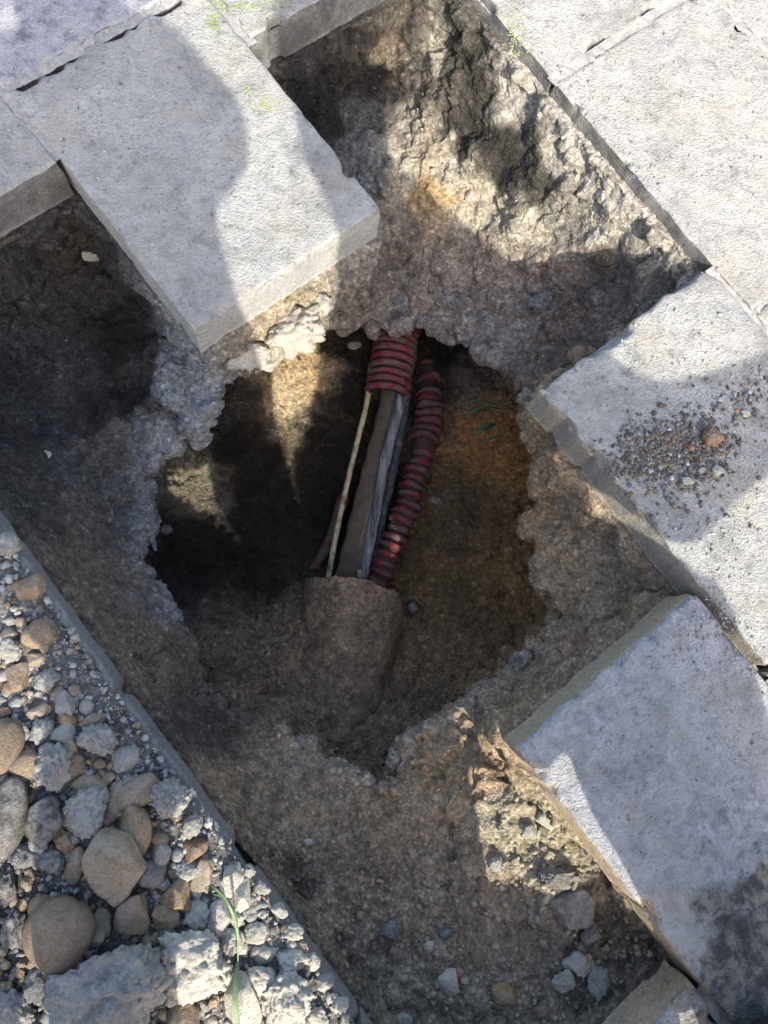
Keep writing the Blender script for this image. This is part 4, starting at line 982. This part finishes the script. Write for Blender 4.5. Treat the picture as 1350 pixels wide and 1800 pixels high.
# ------------------------------------------------------------------ loose crumbs
def crumbs(name, pos, nrm, size, mat, label, cat, seed, col=None):
    """many small grains joined in one mesh"""
    r = np.random.default_rng(seed); V0, F0 = ICO[1]; n = len(pos)
    var = [V0 * (1 + .9 * (r.random((len(V0), 1)) - .5)) * (1 + .7 * (r.random((1, 3)) - .5)) for _ in range(24)]
    VV = np.empty((n, len(V0), 3)); 
    for i in range(24):
        m = np.arange(i, n, 24); a = r.uniform(0, 6.28, len(m)); ca_, sa_ = np.cos(a), np.sin(a); v = var[i]
        x = v[None, :, 0] * ca_[:, None] - v[None, :, 1] * sa_[:, None]; y = v[None, :, 0] * sa_[:, None] + v[None, :, 1] * ca_[:, None]
        VV[m] = np.stack([x, y, np.broadcast_to(v[None, :, 2] * .75, x.shape)], 2) * size[m, None, None] + (pos + nrm * size[:, None] * .35)[m][:, None, :]
    FF = (F0[None] + (np.arange(n) * len(V0))[:, None, None]).reshape(-1, 3)
    c = np.repeat(col, len(V0), axis=0) if col is not None else None
    return stuff(ob(name, mesh_np(name, VV.reshape(-1, 3), FF, True, c), mat), label, cat)
def mat_grain():
    t = NT('grain'); at = t.n('ShaderNodeAttribute', attribute_name='Col')
    c = t.mix(.7, at.outputs['Color'], t.ramp(t.noise(300, 4, .7), [(.3, g3(.6)), (.7, g3(1.3))]), 'MULTIPLY')
    return t.out(c, t.bump(t.noise(500, 3, .6), .6, .002))
M_grain = mat_grain()
# on the soil: density and size vary over the banks
cand = rng.integers(0, len(EW), 90000)
fl = np.clip(ENW[cand, 2], 0, 1); near = sstep(EW[cand, 1], 0.05, -0.45)
dens = (.08 + .42 * sstep(EW[cand, 1], -.15, -.5)) * (.25 + .75 * fl) * (0.3 + .7 * sstep(fbm(EV[cand], 7, 2, 120), -.3, .5))
sel = cand[rng.random(len(cand)) < dens]; sel = sel[poly_sd(EV[sel, 0], EV[sel, 1]) < -0.004]
nr2 = sstep(EW[sel, 1], 0.0, -0.35)
sz = .0010 + (.0030 + .0035 * nr2) * rng.random(len(sel)) ** 4
c = EC[sel] * rng.uniform(.6, 1.35, (len(sel), 1)); w_ = rng.random(len(sel)); c[w_ > .95] = c[w_ > .95] * .5 + np.array([.16, .12, .08]); c[w_ < .015] = np.array([.27, .255, .23])
crumbs('soil_crumbs', EW[sel], ENW[sel], sz, M_grain, 'loose soil crumbs scattered over the banks and trench floor', 'soil', 11, c * np.minimum(1, .40 / c.max(1))[:, None])
# soil patch on the right hand slab, and grit on the slabs
def scatter(spots, z, smin, smax, pal, pw, name, label, cat, seed, lim=.006):
    r = np.random.default_rng(seed); P, Sz, Cc = [], [], []
    for (px, py, sx, sy, ang, n) in spots:
        a = math.radians(ang)
        for _ in range(n):
            u, v = r.normal() * sx, r.normal() * sy; p = W(px + u * math.cos(a) - v * math.sin(a), py + u * math.sin(a) + v * math.cos(a), z)
            if poly_sd(*[np.array([q]) for q in to_ab(p)])[0] < lim: continue
            P.append(p); Sz.append(smin + (smax - smin) * r.random() ** 4); Cc.append(np.array(pal[r.choice(len(pal), p=pw)]) * r.uniform(.7, 1.25))
    P = np.array(P); return crumbs(name, P, np.tile([[0, 0, 1.0]], (len(P), 1)), np.array(Sz), M_grain, label, cat, seed, np.array(Cc))
scatter([(1175, 790, 46, 26, -15, 2600), (1250, 775, 24, 16, -10, 420), (1240, 830, 26, 14, -15, 250), (1320, 690, 26, 24, -30, 260), (1130, 800, 26, 20, 0, 300), (1210, 870, 60, 40, -20, 260), (1180, 790, 70, 40, -20, 900)], .0003, .0005, .0048,
        [(.13, .115, .10), (.20, .18, .16), (.26, .17, .09), (.38, .37, .36)], [.5, .3, .1, .1], 'soil_crumbs', 'patch of dark soil crumbs spilled on the right hand slab', 'soil', 12)
scatter([(1250, 1090, 25, 40, -40, 260), (1170, 1130, 45, 30, 0, 110), (1280, 1150, 30, 40, 0, 120), (1150, 1300, 110, 90, 0, 260), (1120, 640, 120, 80, -30, 260), (1240, 950, 60, 90, 0, 220), (250, 250, 180, 150, 0, 420), (500, 400, 70, 60, 0, 110), (1200, 250, 120, 160, 0, 320), (1030, 190, 25, 70, -45, 160)],
        .0006, .0006, .0032, [(.36, .35, .34), (.45, .43, .40), (.24, .23, .22)], [.45, .35, .2], 'grit', 'fine pale grit strewn over the paving slabs', 'grit', 13)
scatter([(622, 1046, 26, 6, 12, 150), (615, 1085, 20, 22, 0, 110)], -.433, .001, .0045, [(.13, .10, .075), (.17, .13, .10), (.08, .064, .05)], [.4, .3, .3], 'soil_crumbs', 'soil crumbs fallen over the mouth of the earthen pipe', 'soil', 15, -1)
# gravel fines between the stones
n = 9000; aa = rng.uniform(-.8, .62, n); bb = -.284 - rng.random(n) ** 1.3 * .42
hh = bed_h(aa, bb); pos = np.stack([*(aa[:, None] * E1 + bb[:, None] * E2).T, hh + .004], 1)
szz = .0012 + .0055 * rng.random(n) ** 3; pal = np.array([(.33, .32, .31), (.28, .27, .265), (.25, .19, .13), (.40, .37, .32), (.16, .15, .14)])[rng.choice(5, n, p=[.35, .3, .12, .13, .1])] * rng.uniform(.8, 1.2, (n, 1))
crumbs('gravel', pos, np.tile([[0, 0, 1.0]], (n, 1)), szz, M_grain, 'small grey gravel fines between the stones', 'gravel', 14, pal)

# ------------------------------------------------------------------ unseen people with their backs to the sun, limbs shaped to cast the shadows
SXY = np.array([SUN_XY.x, SUN_XY.y]); UXY = np.array([-SXY[1], SXY[0]])
def figure(caps, v0, k=55.0, h=0.018):
    """one continuous surface blended from tapered limbs; caps: (u0,w0,h0,r0, u1,w1,h1,r1) across, away from the hole, up"""
    C = np.array(caps, float)
    lo = np.minimum(C[:, :3] - C[:, 3:4], C[:, 4:7] - C[:, 7:8]).min(0) - .06; hi = np.maximum(C[:, :3] + C[:, 3:4], C[:, 4:7] + C[:, 7:8]).max(0) + .06
    ax = [np.arange(lo[i], hi[i], h) for i in range(3)]; G = np.stack(np.meshgrid(*ax, indexing='ij'), -1).astype(np.float32)
    acc = np.zeros(G.shape[:3], np.float32)
    for c in C:
        a, b = c[:3], c[4:7]; ab = b - a; t = np.clip(((G - a) @ ab) / max(ab @ ab, 1e-9), 0, 1)
        d = np.linalg.norm(G - a - t[..., None] * ab, axis=-1) - (c[3] + t * (c[7] - c[3])); acc += np.exp(np.clip(-k * d, -60, 40))
    V, F = surface_nets(-np.log(acc + 1e-20) / k, lo, h); V = smooth_v(V, F, 1)
    V[:, 2] = np.maximum(V[:, 2], 0.0)
    return V, F
def place_uv(V, v0):
    out = np.empty_like(V); xy = V[:, :1] * UXY[None] + (V[:, 1:2] + v0) * SXY[None]; out[:, :2] = xy; out[:, 2] = V[:, 2]; return out
def mat_person():
    t = NT('clothing', .9, .2); at = t.n('ShaderNodeAttribute', attribute_name='Col')
    c = t.mix(.5, at.outputs['Color'], t.ramp(t.noise(35, 5, .6), [(.3, g3(.7)), (.7, g3(1.2))]), 'MULTIPLY')
    return t.out(c, t.bump(t.noise(25, 4, .6, 1.0), .4, .01))
M_person = mat_person()
def person(caps, v0, zones, label, hair):
    V, F = figure(caps, v0); col = np.tile([[.05, .055, .07]], (len(V), 1))
    for fn, c in zones: col[fn(V)] = c
    b = np.array([*(V[:, :1].mean() * UXY + v0 * SXY), 0.0]); me = mesh_np('person', place_uv(V, v0) - b, F, True, col)
    o = ob('person', me, M_person, None, tuple(b))
    Vh, Fh = figure([hair], v0); Vh = place_uv(Vh, v0) - b
    ob('hair', mesh_np('hair', Vh, Fh, True, np.tile([[.03, .022, .016]], (len(Vh), 1))), M_person, o)
    return tag(o, label, 'person')
def hand(u, w, h_, du, dw, dh, r=.011):
    """palm and five fingers, slightly curled round what they hold"""
    L = [(u, w, h_, .032, u + du * .09, w + dw * .09, h_ + dh * .09, .026)]
    for i, (o_, ln) in enumerate([(-.030, .055), (-.010, .07), (.010, .075), (.030, .065)]):
        x, y, z = u + du * .10, w + dw * .10 + o_, h_ + dh * .10
        L += [(x, y, z, r, x + du * ln, y, z + dh * ln - .015, r), (x + du * ln, y, z + dh * ln - .015, r, x + du * ln * .9, y, z + dh * ln - .05, r * .9)]
    L.append((u + du * .03, w - .03, h_ + .01, r * 1.1, u + du * .08, w - .055, h_ + .03, r)); return L
SKIN = (.42, .27, .19)
# the one taking the picture: coat, elbows and legs shaped to the shadow they cast
P1 = [(-.16, .02, .66, .20, -.17, .02, .85, .195), (-.17, .02, .85, .195, -.17, .02, 1.26, .185), (-.30, .0, 1.37, .10, -.06, .0, 1.37, .10), (-.17, .02, 1.3, .14, -.16, .02, 1.46, .08),
      (-.15, .0, 1.50, .085, -.15, -.02, 1.60, .10), (-.15, -.115, 1.545, .013, -.15, -.125, 1.53, .016),
      (-.02, .0, 1.38, .085, .035, -.02, 1.27, .072), (.035, -.02, 1.27, .072, -.04, -.18, 1.20, .05), (-.32, .0, 1.36, .085, -.45, -.02, 1.05, .075), (-.43, -.02, 1.05, .11, -.40, -.06, .76, .12),
      (-.30, .04, .62, .10, -.37, .06, .40, .085), (-.37, .06, .40, .085, -.40, .14, .06, .07), (-.42, .17, .04, .05, -.42, .04, .03, .038),
      (-.03, .04, .62, .10, -.045, .06, .34, .085), (-.045, .06, .34, .085, .02, .16, .06, .075), (-.005, .19, .04, .05, -.005, .06, .03, .038),
      *hand(-.04, -.20, 1.19, -.6, -.6, .3), *hand(-.36, -.16, .85, .5, -.6, -.2)]
person(P1, .62, [(lambda V: V[:, 2] > 1.5, SKIN), (lambda V: (V[:, 1] < -.19) & (V[:, 2] < 1.4), SKIN), (lambda V: V[:, 2] < .1, (.03, .03, .03))],
       'person in a long dark coat whose shadow falls across the left slab', (-.15, .015, 1.58, .10, -.15, .03, 1.53, .098))
# the second: arms, hip and legs shaped to fill out its shadow
_P2 = [(.395, .0, .68, .19, .40, .0, .90, .18), (.39, .0, .90, .185, .345, .0, 1.12, .105), (.345, .0, 1.12, .105, .345, .0, 1.36, .125), (.27, .0, 1.38, .07, .43, .0, 1.40, .08), (.345, .0, 1.38, .09, .345, .0, 1.5, .08),
      (.345, -.01, 1.54, .09, .345, -.02, 1.64, .105), (.345, -.12, 1.585, .013, .345, -.13, 1.57, .016),
      (.26, .0, 1.40, .07, .26, -.05, 1.53, .055), (.26, -.05, 1.53, .055, .26, -.14, 1.66, .045), (.46, .0, 1.42, .075, .49, .02, 1.55, .06),
      (.47, .0, 1.10, .05, .57, .0, .87, .10), (.57, .0, .87, .10, .70, .0, .77, .085), (.70, .0, .77, .085, .98, .0, .82, .06),
      (.285, .02, .58, .12, .165, .02, .40, .09), (.165, .02, .40, .09, .10, .05, .06, .085), (.10, .10, .04, .055, .10, .0, .03, .045),
      (.45, .02, .72, .10, .475, .02, .40, .09), (.475, .02, .40, .09, .53, .03, .06, .075), (.54, .06, .04, .05, .55, -.02, .03, .038),
      *hand(.24, -.15, 1.66, .5, -.2, .5), *hand(1.0, .0, .82, .8, .0, .0)]
P2 = [tuple(x + (.03 * (c[2] > 1.2) if i in (0, 4) else 0) for i, x in enumerate(c)) for c in _P2]
person(P2, .80, [(lambda V: V[:, 2] > 1.5, SKIN), (lambda V: V[:, 0] > .99, SKIN), (lambda V: V[:, 2] < .1, (.03, .03, .03)), (lambda V: (V[:, 2] < .62) & (V[:, 2] >= .1), (.06, .07, .10))],
       'person in dark work clothes with one arm out, shading the hole', (.345, .03, 1.62, .10, .345, .04, 1.56, .10))
# unseen sacks added to block sun from the slab and gravel
def sack(u, v, w, hgt, label, seed):
    n, m = 36, 44; V = []
    for i in range(n):
        t = i / (n - 1); z = hgt * min(1, t / .8) + (t > .8) * .03 * math.sin((t - .8) / .2 * math.pi); k = 1.0 if t < .8 else 1 - (t - .8) / .2
        for j in range(m):
            a = 2 * math.pi * j / m; rx = w * (1 + .10 * math.sin(math.pi * min(1, t / .8))) * k; e = 2 / 3.2
            V.append((u + rx * math.copysign(abs(math.cos(a)) ** e, math.cos(a)), rx * .8 * math.copysign(abs(math.sin(a)) ** e, math.sin(a)), z))
    V = np.array(V); V[:, :2] += (np.stack([fbm(V, 6, 3, seed), fbm(V, 6, 3, seed + 1)], 1) * .012); V[:, 2] = np.maximum(0, V[:, 2] + .01 * fbm(V, 9, 2, seed + 2) * (V[:, 2] > .05))
    W_ = place_uv(V, v); root = empty('shade_sack', tuple(W_.mean(0) * np.array([1, 1, 0]))); L = np.array(root.location)
    ob('bag', mesh_np('bag', W_ - L, [grid_faces(n, m, True)[:, ::-1], np.arange(m)[None, :]]), M_sack, root)
    for s_ in (-1, 1):
        pts = [tuple(p) for p in place_uv(np.array([(u + s_ * w * .7, -.02, hgt), (u + s_ * w * .6, -.03, hgt + .06), (u + s_ * w * .3, -.03, hgt + .06), (u + s_ * w * .2, -.02, hgt)]), v)]
        Vv, Ff = sweep(pts, lambda t, s: .012, 8, .01, .4); ob('handle', mesh_np('handle', Vv - L, Ff), M_sack, root)
    return tag(root, label, 'sack', 'added shade sacks')
M_sack = mat_simple('woven_sack', (.55, .54, .50), .8, .2, 30, .5)
sack(.61, 1.0, .112, .70, 'white unseen sack added to shade the lower right slab', 3)
sack(-.66, .74, .15, .62, 'white unseen sack added to shade the lower left gravel', 9)

bm = bmesh.new(); bmesh.ops.create_cube(bm, size=1.0)  # unseen block added to shade the low soil between the feet
bmesh.ops.scale(bm, vec=(.24, .10, .13), verts=bm.verts); bmesh.ops.bevel(bm, geom=list(bm.edges), offset=.006, segments=2, affect='EDGES')
me = bpy.data.meshes.new('shade_block'); bm.to_mesh(me); bm.free()
c_ = .30 * UXY + .875 * SXY
o = ob('shade_block', me, M_slab_k, None, (c_[0], c_[1], .0655)); o.rotation_euler = (0, 0, math.atan2(UXY[1], UXY[0]))
tag(o, 'grey unseen block added to shade the near trench floor', 'block')
